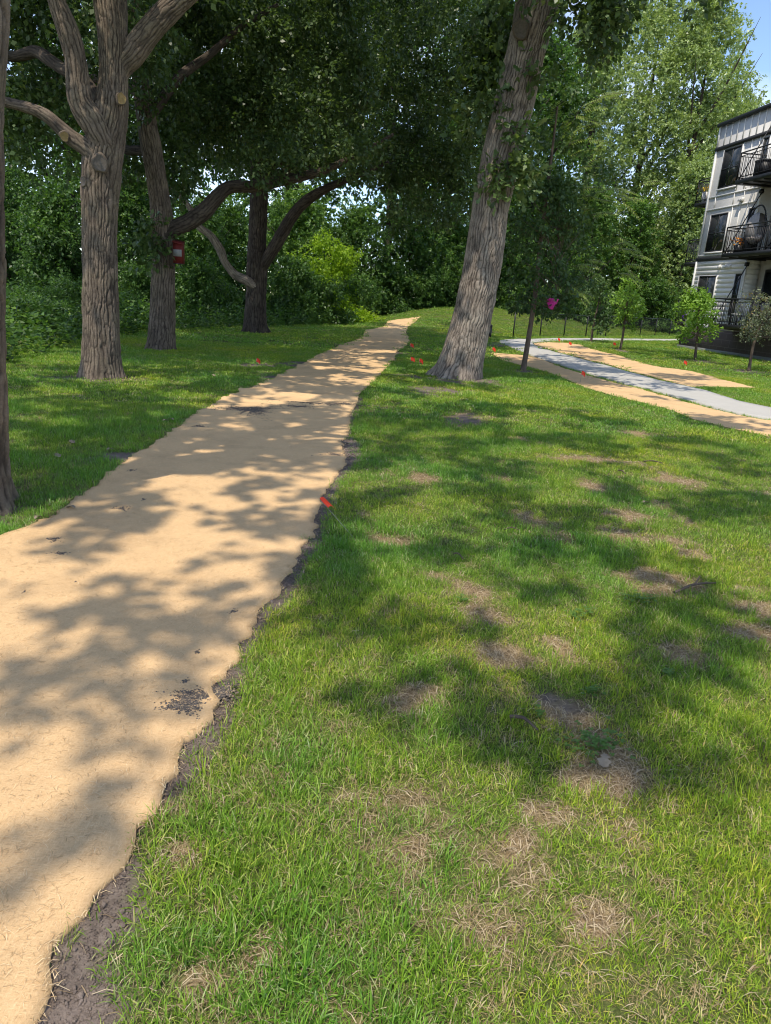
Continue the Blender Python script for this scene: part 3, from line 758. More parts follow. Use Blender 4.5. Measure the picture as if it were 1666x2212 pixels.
# ------------------------------------------------------------------ the big oaks
def root_of(x, y, dep):
    q = D(x, y, dep); return np.array([q[0], q[1], float(H(q[0], q[1]))])
def grounded(pts):      # push the trunk's first ring below the soil
    p = [list(q) for q in pts]; z = float(H(p[0][0], p[0][1]))
    p[0][2] = z-.12
    return p
def scar(parent, x, y, dep, rpx, mat, nrm):
    c = D(x, y, dep); r = rpx*dep/F
    e = norm(np.array(EYE-c)); n = norm(.75*e+np.asarray(nrm, float))
    u = norm(np.cross(n, [0, 0, 1.])); w = np.cross(u, n)
    th = np.arange(20)*2*math.pi/20; V = []; 
    for k, (rr, hh) in enumerate([(1.35, -.35), (1.30, .10), (1.08, .26), (.92, .16), (.5, .12)]):
        wob = 1+.07*np.sin(3*th+x)+.05*np.sin(5*th)
        V.append(c+(np.cos(th)*wob)[:, None]*u*r*rr+(np.sin(th)*wob)[:, None]*w*r*rr*1.15+n*r*hh)
    V = np.concatenate(V+[[c+n*r*.12]])
    Q = [(k*20+i, k*20+(i+1) % 20, k*20+20+(i+1) % 20, k*20+20+i) for k in range(4) for i in range(20)]
    T = [(80+i, 80+(i+1) % 20, 100) for i in range(20)]
    mi = [1]*40+[0]*40+[0]*20
    o = link('pruning_scar', mesh('pruning_scar', V, Q, T, [mat, BARK], {'ridge': np.full(101, .55)}, mi=mi, smooth=True))
    o.parent = parent; return o

crE, crA, crB, crC, crD = Crown(), Crown(), Crown(), Crown(), Crown()
# edge tree, cut by the left margin
tE = thing('oak_tree', 'furrowed oak trunk nearest the camera, cut by the photo edge beside the straw path', 'tree', root_of(-85, 1105, 4.72), 'mature oaks along the straw path')
trE = tube_obj('trunk', grounded(px([(-104, 1115, 128), (-104, 1090, 118), (-105, 1030, 110), (-108, 900, 107.5), (-110, 600, 107), (-110, 300, 105), (-103, 0, 106), (-95, -400, 100), (-82, -900, 84)], 4.72)+[(-2.86, 4.75, 6.6, .22), (-2.7, 4.6, 8.4, .17), (-2.6, 4.7, 10.5, .12), (-2.7, 4.4, 13.2, .04)]), BARK, tE, 150, .022, amp=.030, spacing=.06, seed=100, flare=.25)
z0 = np.array(tE['_base'])
tube_obj('limb', [(*(z0+[.0, 0, 6.2]), .16), (*(z0+[-.5, -1., 6.9]), .12), (*(z0+[-.9, -2.4, 7.8]), .08), (*(z0+[-1., -4.2, 8.6]), .04)], BARK, tE, 24, .1, seed=3)
tube_obj('limb', [(*(z0+[0, 0, 7.5]), .12), (*(z0+[.6, -.4, 8.4]), .09), (*(z0+[1.6, -1.2, 9.2]), .05), (*(z0+[3., -2, 9.8]), .02)], BARK, tE, 24, .1, seed=4)
tube_obj('limb', [(*(z0+[0, 0, 4.6]), .15), (*(z0+[-.8, .8, 5.4]), .13), (*(z0+[-1.8, 1.9, 6.2]), .10), (*(z0+[-3, 3, 7]), .05)], BARK, tE, 24, .1, seed=5)
tube_obj('limb', [(*(z0+[0, 0, 6.8]), .16), (*(z0+[-1.2, -.6, 7.8]), .12), (*(z0+[-2.6, -1.2, 8.6]), .08), (*(z0+[-4, -1.6, 9.4]), .03)], BARK, tE, 24, .1, seed=6)

tA = thing('oak_tree', 'large forked oak with pruned branch scars, second trunk from the photo edge', 'tree', root_of(222, 818, 11.94), 'mature oaks along the straw path')
dA = 11.94
trA = tube_obj('trunk', grounded(px([(222, 826, 50), (221, 812, 44), (220, 780, 40), (218, 700, 37.5), (217, 600, 36), (216, 480, 36.5), (217, 400, 39.5), (222, 340, 41), (232, 280, 39), (242, 220, 34), (245, 150, 29), (243, 80, 30), (238, 0, 34), (236, -90, 30), (238, -220, 24)], dA)), BARK, tA, 240, .022, amp=.027, spacing=.062, seed=200, flare=.22)
tube_obj('limb', px([(232, 320, 24), (205, 268, 29), (174, 217, 25), (164, 133, 22), (147, 67, 22), (122, 0, 18), (98, -90, 15), (70, -200, 10)], dA-.1, dA-.6), BARK, tA, 140, .024, amp=.03, spacing=.058, seed=210)
tube_obj('limb', px([(240, 190, 18), (262, 142, 24), (286, 116, 26), (318, 72, 25), (362, 25, 24), (412, -18, 20), (480, -70, 14)], dA, dA+.3), BARK, tA, 140, .024, amp=.03, spacing=.058, seed=220)
lb = tube_obj('limb', px([(222, 352, 20), (190, 322, 18), (158, 300, 16.5), (130, 275, 14.5), (100, 250, 13), (70, 236, 11.5), (20, 222, 10.5), (-60, 205, 9), (-160, 210, 6)], dA-.12, dA-.5), BARK, tA, 64, .03, amp=.024, spacing=.05, seed=230)
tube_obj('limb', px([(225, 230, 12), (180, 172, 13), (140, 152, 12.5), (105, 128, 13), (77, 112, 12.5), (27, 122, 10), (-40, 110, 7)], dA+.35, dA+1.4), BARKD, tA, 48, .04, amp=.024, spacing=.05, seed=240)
scar(trA, 216, 352, dA-.42, 12, SCARG, (0, 0, 0)); scar(trA, 262, 213, dA-.30, 8, SCAR, (.35, 0, .1)); scar(lb, 139, 294, dA-.38, 7, SCAR, (0, 0, -.1))
scar(trA, 180, 392, dA-.24, 7, SCARG, (-.7, 0, 0))

dB = 17.68
tB = thing('oak_tree', 'dark oak with a red box on its trunk and a long low limb', 'tree', root_of(348, 755, dB), 'mature oaks along the straw path')
trB = tube_obj('trunk', grounded(px([(348, 760, 33), (348, 748, 29.5), (350, 720, 27.5), (352, 640, 25.5), (353, 560, 25), (352, 500, 25), (346, 440, 22), (337, 380, 21), (325, 310, 22), (313, 235, 20), (305, 180, 18), (298, 120, 17), (290, 40, 15), (284, -60, 12), (280, -200, 8)], dB)), BARK, tB, 180, .03, amp=.027, spacing=.065, seed=300, flare=.25)
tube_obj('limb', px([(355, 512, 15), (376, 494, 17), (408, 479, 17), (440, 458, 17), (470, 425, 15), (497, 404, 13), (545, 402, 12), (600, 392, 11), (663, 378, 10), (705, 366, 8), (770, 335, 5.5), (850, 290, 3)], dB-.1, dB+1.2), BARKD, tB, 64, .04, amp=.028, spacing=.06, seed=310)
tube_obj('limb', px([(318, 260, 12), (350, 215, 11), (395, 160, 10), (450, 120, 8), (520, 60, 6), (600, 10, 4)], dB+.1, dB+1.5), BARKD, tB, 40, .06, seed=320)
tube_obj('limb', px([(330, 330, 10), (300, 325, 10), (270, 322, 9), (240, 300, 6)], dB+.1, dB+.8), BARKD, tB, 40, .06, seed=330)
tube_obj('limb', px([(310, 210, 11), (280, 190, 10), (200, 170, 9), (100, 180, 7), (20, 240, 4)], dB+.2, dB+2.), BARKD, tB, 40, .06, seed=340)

dC = 26.9
tC = thing('oak_tree', 'dark spreading oak with low limbs on both sides at the far end of the lawn', 'tree', root_of(551, 720, dC), 'mature oaks along the straw path')
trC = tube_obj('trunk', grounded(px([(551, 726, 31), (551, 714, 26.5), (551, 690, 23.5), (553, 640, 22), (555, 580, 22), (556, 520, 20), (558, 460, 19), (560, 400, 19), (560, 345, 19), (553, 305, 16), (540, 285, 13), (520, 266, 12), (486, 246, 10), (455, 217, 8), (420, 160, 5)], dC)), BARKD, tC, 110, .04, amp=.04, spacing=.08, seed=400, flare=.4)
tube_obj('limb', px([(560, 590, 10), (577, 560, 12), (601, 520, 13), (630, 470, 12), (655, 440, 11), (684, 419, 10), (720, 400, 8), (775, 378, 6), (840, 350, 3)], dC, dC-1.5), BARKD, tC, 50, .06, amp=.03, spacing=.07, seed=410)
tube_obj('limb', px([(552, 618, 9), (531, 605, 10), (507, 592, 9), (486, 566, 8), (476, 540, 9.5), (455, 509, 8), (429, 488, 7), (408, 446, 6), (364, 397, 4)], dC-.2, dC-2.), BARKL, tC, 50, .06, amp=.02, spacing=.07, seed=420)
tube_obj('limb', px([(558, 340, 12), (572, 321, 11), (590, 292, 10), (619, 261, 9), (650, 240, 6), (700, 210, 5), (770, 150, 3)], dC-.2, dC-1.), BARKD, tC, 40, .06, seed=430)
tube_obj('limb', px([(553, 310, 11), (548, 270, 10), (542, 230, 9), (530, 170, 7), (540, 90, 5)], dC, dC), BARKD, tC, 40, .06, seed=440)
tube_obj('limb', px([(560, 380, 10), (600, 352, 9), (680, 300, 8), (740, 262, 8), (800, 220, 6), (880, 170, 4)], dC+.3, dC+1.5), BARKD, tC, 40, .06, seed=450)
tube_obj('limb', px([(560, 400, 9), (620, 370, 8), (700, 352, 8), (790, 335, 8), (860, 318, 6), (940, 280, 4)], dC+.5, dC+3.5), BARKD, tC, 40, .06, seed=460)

dD = 15.65
tD = thing('oak_tree', 'thick leaning oak with pale plated bark standing on the lawn between path and sidewalk', 'tree', root_of(987, 818, dD), 'mature oaks along the straw path')
trD = tube_obj('trunk', grounded(px([(986, 832, 57), (988, 820, 51), (993, 800, 47), (1005, 750, 43), (1022, 680, 41.5), (1036, 610, 41.5), (1048, 540, 41), (1063, 433, 39.5), (1083, 333, 40), (1108, 233, 41), (1139, 100, 40), (1163, 0, 46), (1188, -100, 46), (1212, -230, 38), (1240, -400, 30)], dD)), BARKL, tD, 260, .026, amp=.031, spacing=.072, seed=500, flare=.35)
tube_obj('limb', px([(1170, -60, 26), (1130, -150, 26), (1060, -240, 22), (960, -330, 16), (820, -420, 10)], dD, dD+1.), BARKL, tD, 50, .06, seed=510)
tube_obj('limb', px([(1200, -200, 26), (1260, -240, 22), (1340, -280, 16), (1440, -320, 10)], dD, dD-.6), BARKL, tD, 50, .06, seed=520)
scar(trD, 1126, 62, dD-.42, 12, SCARG, (0, 0, 0))

# unseen overhead leaves, placed along sun rays to throw the foreground dapples
a1 = lambda L: [(.5208*x, 813+.5208*y, .5208*rx, .5208*ry) for x, y, rx, ry in L]
SH = a1([(1200, 385, 120, 22), (1150, 440, 130, 20), (780, 410, 70, 25), (620, 330, 120, 26), (640, 420, 60, 25), (920, 550, 130, 30), (700, 600, 130, 35), (560, 620, 80, 35), (450, 660, 130, 40), (300, 690, 120, 50),
         (330, 740, 200, 40), (520, 730, 90, 40), (880, 690, 110, 40), (980, 720, 90, 50), (880, 780, 80, 50), (900, 830, 160, 40), (600, 850, 200, 35), (1000, 870, 70, 60), (560, 930, 90, 60), (420, 1000, 300, 40),
         (200, 990, 200, 40), (580, 1030, 80, 50), (560, 1100, 80, 60), (400, 1180, 200, 60), (120, 1200, 140, 60), (250, 1270, 250, 60), (100, 1330, 120, 60), (180, 1400, 100, 60), (700, 1080, 60, 60),
         (870, 1180, 60, 60), (600, 1340, 150, 60), (480, 1390, 80, 50), (680, 1400, 100, 50), (620, 1500, 80, 50), (1050, 190, 330, 45), (800, 240, 200, 26), (720, 500, 90, 22), (400, 600, 90, 22), (100, 780, 130, 26), (60, 900, 90, 20), (940, 1000, 70, 60), (1010, 1090, 50, 40)])
SH += [(260, 1690, 80, 40), (195, 1765, 70, 30), (114, 1815, 70, 35), (45, 1870, 60, 40), (10, 1930, 50, 40), (330, 1700, 60, 40), (270, 1625, 50, 30)]
SHL = []
for x, y, rx, ry in [(400, 250, 200, 30), (300, 330, 100, 30), (250, 400, 80, 40), (560, 330, 100, 25), (700, 420, 160, 40), (620, 260, 100, 20), (850, 320, 200, 30), (1000, 330, 150, 40), (1000, 250, 150, 25), (1500, 400, 150, 40),
        (1400, 330, 150, 30), (1100, 420, 80, 30), (1080, 480, 60, 50), (1150, 510, 60, 40), (250, 520, 150, 40), (600, 500, 100, 30), (800, 540, 120, 40), (950, 600, 150, 60), (1000, 560, 100, 40), (1550, 520, 150, 50), (1500, 580, 200, 40),
        (650, 620, 130, 25), (600, 720, 150, 40), (480, 700, 80, 30), (820, 720, 120, 50), (950, 680, 100, 40), (1150, 740, 100, 50), (1250, 760, 150, 40), (1350, 790, 130, 35), (1430, 860, 110, 30), (760, 790, 80, 30), (870, 850, 100, 40),
        (1000, 850, 100, 40), (1050, 930, 120, 60), (1250, 930, 200, 60), (1550, 950, 150, 40), (1000, 990, 150, 50), (1300, 1050, 150, 60), (1450, 1050, 150, 70), (130, 830, 120, 70), (60, 930, 80, 60), (150, 960, 100, 40), (50, 1020, 70, 40),
        (350, 960, 130, 60), (300, 1020, 100, 40), (650, 980, 60, 40), (770, 1000, 130, 60), (820, 1080, 90, 50), (560, 1160, 60, 50), (650, 1200, 120, 60), (700, 1280, 120, 60), (650, 1360, 80, 70), (700, 1420, 100, 50), (350, 1290, 60, 50),
        (280, 1230, 60, 60), (850, 1130, 100, 50), (900, 1300, 120, 100), (850, 1420, 100, 70), (1050, 1180, 150, 100), (1100, 1300, 120, 80), (1200, 1150, 150, 100), (1350, 1180, 150, 100), (1500, 1150, 150, 80), (1600, 1080, 80, 60),
        (1200, 1380, 100, 100), (1250, 1470, 120, 60), (1350, 1500, 120, 50), (1550, 1560, 100, 70), (1620, 1500, 60, 60), (1050, 1430, 100, 50), (1180, 1500, 60, 60)]:
    q = rc(x, y); SHL.append((*q, rx*.6094, ry*.6094))
for i_, (x, y, rx, ry) in enumerate(ell(SH)+ell(SHL)):
    lawn = i_ >= len(SH)
    hh = max(9.5 + 3.5*(.5+.5*vn(np.array([[x*.5, y*.5, .3]]), 5)[0]), .40*y+3.0)
    shade(crE if y < 8 else crD, x, y, rx*(1.0 if lawn else .9), ry*(1.0 if lawn else .9), hh, 2.1 if lawn else 2.)
# farther dapples: unseen leaf clumps added to shade path, lawn and walk
def random_shade(x0, x1, y0, y1, n, cover, crowns, r=(.28, .8), seed=0, top=None):
    for _ in range(n):
        x, y = rng.uniform(x0, x1), rng.uniform(y0, y1)
        v = vn2(np.array([x]), np.array([y]), .55, 90+seed)[0]*.6+vn2(np.array([x]), np.array([y]), 1.5, 91+seed)[0]*.5
        if v > cover: continue
        px_, py_ = proj(np.array([x, y, 0.]))
        if not (-250 < px_ < 1900): continue
        shade(crowns(x, y), x, y, rng.uniform(*r), rng.uniform(*r)*.8, max(10.5, .43*y+3.) if top is None else top, 1.7, .19)
pick = lambda x, y: crE if y < 8 else (crA if (x < -2.5 and y < 15) else crB if (x < -1 and y < 20) else crC if x < .5 else crD)
random_shade(-8, -.2, 9.5, 40, 520, -.02, pick, (.3, .9), 1)
random_shade(-4, -.2, 3.4, 9.5, 90, -.05, pick, (.18, .42), 7)
random_shade(-3.4, -.9, 1.8, 3.4, 10, .0, pick, (.15, .3), 8)
random_shade(.3, 6, 10.5, 34, 200, -.04, pick, (.3, .8), 2)
random_shade(-8, -2.4, 5, 11, 120, -.02, pick, (.25, .6), 3)
random_shade(-3.6, -.3, 4.6, 9.4, 95, .3, pick, (.14, .32), 21)
random_shade(-3, .5, 9.2, 38, 170, .06, pick, (.2, .5), 11)
random_shade(-.3, 2.2, 14, 34, 70, .3, pick, (.3, .7), 12)
random_shade(5, 14, 18, 36, 110, -.05, lambda x, y: crD, (.3, 1.), 4)

def fill(cr, n, xr, yr, dr, R, leaves_n, leaf=.13, bias=0., ok=None, **k):
    for _ in range(n):
        x, y, d = rng.uniform(*xr), rng.uniform(*yr), rng.uniform(*dr)
        if ok is not None and not ok(x, y): continue
        r = rng.uniform(*R)
        cr.cluster(D(x, y, d), (r, r, r*.75), leaves_n, leaf, bias=bias+rng.normal(0, .11), **k)
clear = lambda x, y: not (55 < x < 125 and 30 < y < 140) and not (60 < x < 115 and 290 < y < 360)
fill(crA, 26, (-120, 330), (-60, 190), (13.2, 16), (.55, .9), 400, .11, -.08, clear)
fill(crA, 14, (-100, 150), (150, 345), (14, 17), (.5, .8), 340, .11, -.08, clear)
fill(crA, 34, (-200, 520), (-620, -130), (10, 16), (.7, 1.1), 300, .13)  # clumps above the frame, placed to shade the oaks behind
fill(crA, 60, (-350, 330), (-430, -170), (15, 24), (.9, 1.4), 300, .2)  # unseen clumps added overhead to deepen shade in the left wood
fill(crB, 120, (250, 800), (-40, 330), (18.6, 22.5), (.45, .85), 400, .115, -.02, lambda x, y: y < 330-.12*(x-250))
fill(crB, 10, (240, 420), (330, 430), (18.6, 20), (.4, .7), 160, .14, -.02)
fill(crB, 8, (300, 360), (480, 620), (16.9, 17.3), (.22, .35), 70, .13, .02)
fill(crB, 20, (150, 900), (-420, -40), (15, 22), (.8, 1.2), 260, .19)  # clumps above the frame that keep the crown's underside dark
fill(crC, 220, (360, 1070), (-40, 370), (23.5, 31), (.55, 1.05), 430, .13, .0, lambda x, y: y < 345+.10*(x-400)*(x < 900) or x > 850)
fill(crC, 24, (850, 1020), (330, 480), (25, 29), (.6, .95), 420, .125, -.04)
fill(crC, 26, (300, 1100), (-330, -40), (21, 31), (1., 1.5), 260, .22)  # unseen upper clumps, put in to shade the canopy below
fill(crC, 70, (150, 1000), (-220, 40), (26, 35), (1., 1.6), 280, .22, ok=lambda x, y: not 560 < x < 830)  # hidden canopy added to shade the wood, open above the vine mound
fill(crD, 26, (1030, 1105), (40, 330), (16.2, 17.5), (.35, .6), 130, .16, .0, lambda x, y: x < 1140-.28*y)
fill(crD, 30, (980, 1230), (-300, -40), (14, 17), (.6, 1.), 300, .12)
fill(crD, 11, (1225, 1345), (-30, 40), (13.5, 15), (.35, .55), 170, .115, -.08)
fill(crD, 9, (1270, 1325), (40, 140), (14, 14.8), (.16, .30), 80, .10, -.1)
fill(crD, 14, (1230, 1700), (-260, -90), (13, 16), (.6, .9), 240, .13)
fill(crD, 2, (1500, 1560), (-12, 2), (13, 14), (.2, .3), 40, .14, -.1)
crS = Crown()
fill(crB, 16, (520, 830), (290, 385), (17.3, 18.6), (.28, .5), 150, .11, .0)
fill(crB, 8, (285, 345), (90, 260), (17.0, 17.5), (.25, .4), 110, .11, .0)
fill(crA, 8, (-40, 120), (180, 330), (13.5, 15.5), (.45, .7), 260, .11, -.05, lambda x, y: not (60 < x < 115 and 290 < y < 360))
for _ in range(11):
    r_ = rng.uniform(.6, .95); a_ = rng.uniform(0, 6.28); q_ = rng.uniform(.2, 1.9)
    crE.cluster((-2.6+math.cos(a_)*q_, 4.7+math.sin(a_)*q_, rng.uniform(8.2, 12.6)), (r_, r_, r_*.6), 170, .14)  # out-of-view clumps added for broad shade across the path
fill(crS, 9, (1052, 1130), (355, 395), (14.9, 15.5), (.20, .36), 44, .17, .25, per=5)
fill(crS, 9, (1125, 1195), (60, 330), (15.0, 15.8), (.18, .32), 40, .17, .12, lambda x, y: abs(x-(1185-.30*(y-60))) < 28, per=5)
fill(crS, 6, (1120, 1150), (250, 440), (15, 15.6), (.2, .34), 44, .17, .2, per=5)
fill(crS, 8, (1040, 1100), (100, 300), (15.0, 15.5), (.2, .34), 40, .17, .0, lambda x, y: x < 1118-.28*y, per=5)
crE.build('crown', OAK, tE, 'rhomb', 1.2); crA.build('crown', OAK, tA, 'rhomb', 1.15); crB.build('crown', OAK, tB, 'rhomb', 1.15); crC.build('crown', OAK, tC, 'rhomb', 1.15); crD.build('crown', OAK, tD, 'rhomb', 1.15)  # these crowns also hold the unseen clumps placed for shade
crS.build('sprouting_leaves', OAK, tD, 'oak', .85)

# ------------------------------------------------------------------ woodland behind
def wood_tree(name, label, cat, x, dep, ytop, wpx, base_y=None, mat=WOOD, n=40, ln=170, leaf=.17, R=(.8, 1.3), bias=0., group='trees at the edge of the wood', low=.12, trunk=True, templ='rhomb', bark=BARKD, taper=.55, thr=None):
    b = D(x, 640, dep); g = np.array([b[0], b[1], float(H(b[0], b[1]))])
    top = D(x, ytop, dep)[2]; hw = wpx*dep/F/2
    t = thing(name, label, cat, g, group)
    hgt = top-g[2]
    if trunk:
        lines = [[(g[0], g[1], g[2]-.1, .013*hgt+.03), (g[0]+rng.normal(0, .1), g[1], g[2]+.35*hgt, .009*hgt+.02), (g[0]+rng.normal(0, .3), g[1]+rng.normal(0, .3), g[2]+.85*hgt, .02)]]
        for _ in range(4):
            a = rng.uniform(0, 6.28); h0 = rng.uniform(.25, .55)*hgt
            lines.append([(g[0], g[1], g[2]+h0, .005*hgt+.01), (g[0]+math.cos(a)*hw*.4, g[1]+math.sin(a)*hw*.4, g[2]+h0+.12*hgt, .003*hgt+.01), (g[0]+math.cos(a)*hw*.8, g[1]+math.sin(a)*hw*.8, g[2]+h0+.28*hgt, .012)])
        multi_tube('trunk', lines, bark, t, 10, .25)
    c = Crown()
    for _ in range(n):
        v = rng.uniform(0, 1)
        h = low+(1-low)*v
        prof = hw*(1-abs(2*(v**.8)-.95)**2.4*taper) if thr is None else hw*thr(v)
        a = rng.uniform(0, 6.283); q = math.sqrt(rng.uniform(.05, 1))
        r = rng.uniform(*R)
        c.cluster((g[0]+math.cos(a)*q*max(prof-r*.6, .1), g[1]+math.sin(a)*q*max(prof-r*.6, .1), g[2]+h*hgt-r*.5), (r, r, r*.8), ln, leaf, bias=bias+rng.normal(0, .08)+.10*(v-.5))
    c.build('crown', mat, t, templ)
    return t
W = wood_tree
# far belt
for i, (x, yt, w, dep) in enumerate([(-80, -150, 330, 50), (170, -60, 330, 54), (400, -120, 330, 50), (620, -80, 330, 56), (830, -150, 340, 52), (1010, -60, 330, 58), (1130, 60, 240, 62)]):
    W('woodland_tree', ['tall tree of the far wood behind the forked oak', 'tall tree of the far wood left of the red box', 'tall tree of the far wood behind the long low limb', 'tall tree of the far wood behind the spreading oak', 'tall tree of the far wood above the bright vine mound', 'tall tree of the far wood just beside the leaning oak', 'tall tree of the far wood behind the leaning oak trunk'][i], 'tree', x, dep, yt, w, mat=WOOD, n=120, ln=300, leaf=.27, R=(1.2, 2.0), bias=.02, group='tall trees of the far wood', low=.05)
mids = [(20, 38, 330, 210, 'dark bushy tree at the pond bank behind the edge oak', -.08), (130, 34, 380, 180, 'bushy tree at the pond bank behind the forked oak', -.05), (290, 40, 360, 190, 'leafy tree between the forked oak and the dark oak', .0), (420, 38, 420, 190, 'leafy tree behind the pale low limb', .06),
        (490, 41, 430, 150, 'leafy tree closing the gap behind the spreading oak', .02), (640, 46, 400, 200, 'sunlit tree standing behind the spreading oak', .15), (760, 48, 440, 170, 'loose green tree above the vine covered mound', .10), (880, 52, 420, 190, 'grey green willowy tree behind the end of the path', .12), (970, 54, 470, 150, 'pale green tree close to the leaning oak', .12)]
for x, dep, yt, w, lab, bi in mids:
    W('woodland_tree', lab, 'tree', x, dep, yt, w, mat=WOOD, n=85, ln=330, leaf=.165, R=(.7, 1.25), bias=bi, low=.0)
shr = [(30, 20, 640, 150, 'bluish shrub on the bank behind the edge oak', -.02, WOOD), (120, 23, 655, 120, 'low shrub on the bank beside the forked oak', .02, WOOD), (85, 27, 620, 150, 'shrub leaning over the pond bank', -.02, WOOD), (160, 29, 600, 130, 'dark shrub close behind the forked oak', -.05, WOOD),
       (285, 27, 640, 80, 'light green bush between the two oaks', .12, WOOD), (310, 33, 570, 140, 'dark bush behind the dark oak', -.1, WOOD), (420, 33, 560, 130, 'dark bush under the pale low limb', -.1, WOOD), (480, 35, 610, 110, 'shrub with bright sprigs at the lawn edge', .02, WOOD),
       (640, 37, 560, 130, 'shadowy bush beside the spreading oak', -.03, WOOD), (700, 40, 500, 215, 'rounded mound of yellow green vines in sun', .0, BRIGHT), (680, 38.5, 610, 190, 'dark underbrush below the yellow green vines', -.1, WOOD), (765, 42, 600, 110, 'drooping bush where the path meets the wood', .05, WOOD),
       (770, 40.5, 668, 90, 'bright low bush at the corner of the path', .22, BRIGHT), (850, 50, 560, 130, 'dark green thicket behind the far grass', -.02, WOOD), (920, 51, 570, 120, 'leafy thicket beside the far grass', .02, WOOD), (985, 52, 560, 120, 'thicket next to the leaning oak', .0, WOOD)]
for x, dep, yt, w, lab, bi, mt in shr:
    W('shrub', lab, 'shrub', x, dep, yt, w, mat=mt, n=44, ln=330, leaf=.14 if dep > 30 else .095, R=(.45, .8) if dep > 30 else (.3, .55), bias=bi, group='shrubs along the lawn edge', low=.0, trunk=False, taper=.3, thr=(lambda v: math.sqrt(max(.04, 1-v*v))) if mt is BRIGHT else None)
# right hand trees beyond the mound
rights = [(1090, 58, 330, 150, WOOD, .05, 'bushy tree beyond the mound beside the leaning oak', 40), (1170, 60, 430, 150, WOOD, .08, 'green tree beyond the mound behind the nearest sapling', 34), (1260, 62, 400, 150, WOOD, .1, 'rounded tree beyond the black fence', 36), (1350, 64, 420, 130, WOOD, .04, 'dark tree beyond the fence corner', 34), (1440, 66, 480, 110, WOOD, .0, 'small dark tree near the balconies', 30)]
for x, dep, yt, w, mt, bi, lab, n in rights:
    W('woodland_tree', lab, 'tree', x, dep, yt, w, mat=mt, n=n*2, ln=300, leaf=.20, R=(.8, 1.4), bias=bi+.10, low=.02)
for x, dep, yt, w, lab in [(1100, 56, 610, 110, 'bush at the crest of the mound next to the leaning oak'), (1190, 57, 620, 100, 'bush at the mound crest behind the sapling'), (1270, 58, 625, 110, 'bright bush at the mound crest in the middle of the fence'), (1350, 60, 630, 90, 'bush at the mound crest behind the small sapling'), (1430, 62, 600, 110, 'grey green bush at the mound crest by the wooden fence')]:
    W('shrub', lab, 'shrub', x, dep, yt, w, mat=WOOD, n=40, ln=260, leaf=.17, R=(.6, 1.), bias=.12, group='shrubs on the mound crest', low=0, trunk=False, taper=.3)
pops = [(1235, 70, -60, 260, 'cottonwood rising just right of the leaning oak', 80, .03), (1340, 74, -160, 270, 'tallest cottonwood behind the black fence', 95, .05), (1440, 70, -90, 250, 'cottonwood with sunlit crown edge against the sky', 90, .07), (1500, 78, 90, 150, 'cottonwood whose flank shows beside the apartment building', 50, .02), (1540, 84, 215, 110, 'short cottonwood peeping over the apartment roof', 26, .0), (1600, 86, 232, 90, 'smallest cottonwood behind the apartment roof', 20, .0), (1460, 64, 330, 150, 'lower cottonwood next to the rear balconies', 44, .0)]
for x, dep, yt, w, lab, n, bi in pops:
    W('cottonwood_tree', lab, 'tree', x, dep, yt, w, mat=POP, n=int(n*2.8), ln=300, leaf=.235, R=(.9, 1.6), bias=bi, group='cottonwoods behind the fence', low=.06, bark=BARKD, taper=.8)

# ------------------------------------------------------------------ young trees on the right
def sapling(name, label, base, dep, trunk, crown_px, n, ln, leaf, mat, R, templ='oval', bias=0., bark=BARKS, shape=None, asp=1.):
    q = PG(*base); dep = q[1]
    t = thing(name, label, 'tree', q, 'young trees beside the sidewalk')
    pts = px([(base[0], base[1]+3, trunk[0][2]*1.5)]+trunk, dep); pts[0] = (*(q-np.array([0, 0, .05])), pts[0][3])
    V, Q, T, r = tube(pts, 18, .05, bark=False, seed=int(base[0]))
    tr = link('trunk', mesh('trunk', V, Q, T, [bark], {'ridge': r}, smooth=True), t)
    cx, cy, wx, wy = crown_px
    top = trunk[-1]; lines = []
    c = Crown()
    for _ in range(n):
        a = rng.uniform(0, 6.283); u = math.sqrt(rng.uniform(0, 1))
        v = rng.uniform(-1, 1)
        wd = (1-max(0, v)**1.3*.75-max(0, -v)**2*.45) if shape is None else shape(v)
        X = cx+math.cos(a)*u*wx*wd + (top[0]-base[0])*0; Y = cy-v*wy
        dd = dep+math.sin(a)*u*wx*wd*dep/F
        p = D(X, Y, dd); r_ = rng.uniform(*R)
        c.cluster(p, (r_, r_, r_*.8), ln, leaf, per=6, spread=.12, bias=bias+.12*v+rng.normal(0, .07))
        if rng.uniform() < .55:
            s0 = D(top[0], max(min(Y+wy*.5, cy+wy*.95), top[1]), dep)
            lines.append([(*s0, .012), (*(s0*.5+p*.5+np.array([0, 0, .02])), .008), (*p, .004)])
    if lines: multi_tube('branches', lines, bark, t, 6, .2, bark=False)
    c.build('crown', mat, t, templ, asp)
    return t
tSap = sapling('sapling', 'taller young tree with a dark crown and slanting brown trunk by the straw strip', (1130, 800), 18, [(1131, 795, 6.5), (1139, 750, 5.5), (1147, 700, 5.2), (1156, 640, 5), (1164, 560, 4.5), (1176, 460, 4), (1190, 350, 3), (1205, 230, 1.6)], (1180, 525, 115, 150), 90, 76, .105, ASH, (.22, .42), bias=-.08)
sapling('sapling', 'thin pale trunked sapling standing close to the black fence', (1277, 738), 37, [(1278, 733, 2.6), (1281, 710, 2.3), (1285, 690, 2.1), (1292, 660, 1.6), (1297, 630, 1)], (1292, 655, 34, 52), 34, 60, .14, ASH, (.3, .5), bias=.12)
sapling('sapling', 'small rounded sapling with fresh green leaves beside the upper straw strip', (1340, 755), 31, [(1341, 750, 2.8), (1345, 730, 2.4), (1349, 700, 2.1), (1353, 670, 1.6), (1356, 640, 1)], (1357, 655, 38, 46), 40, 52, .11, GINK, (.16, .36), bias=-.05)
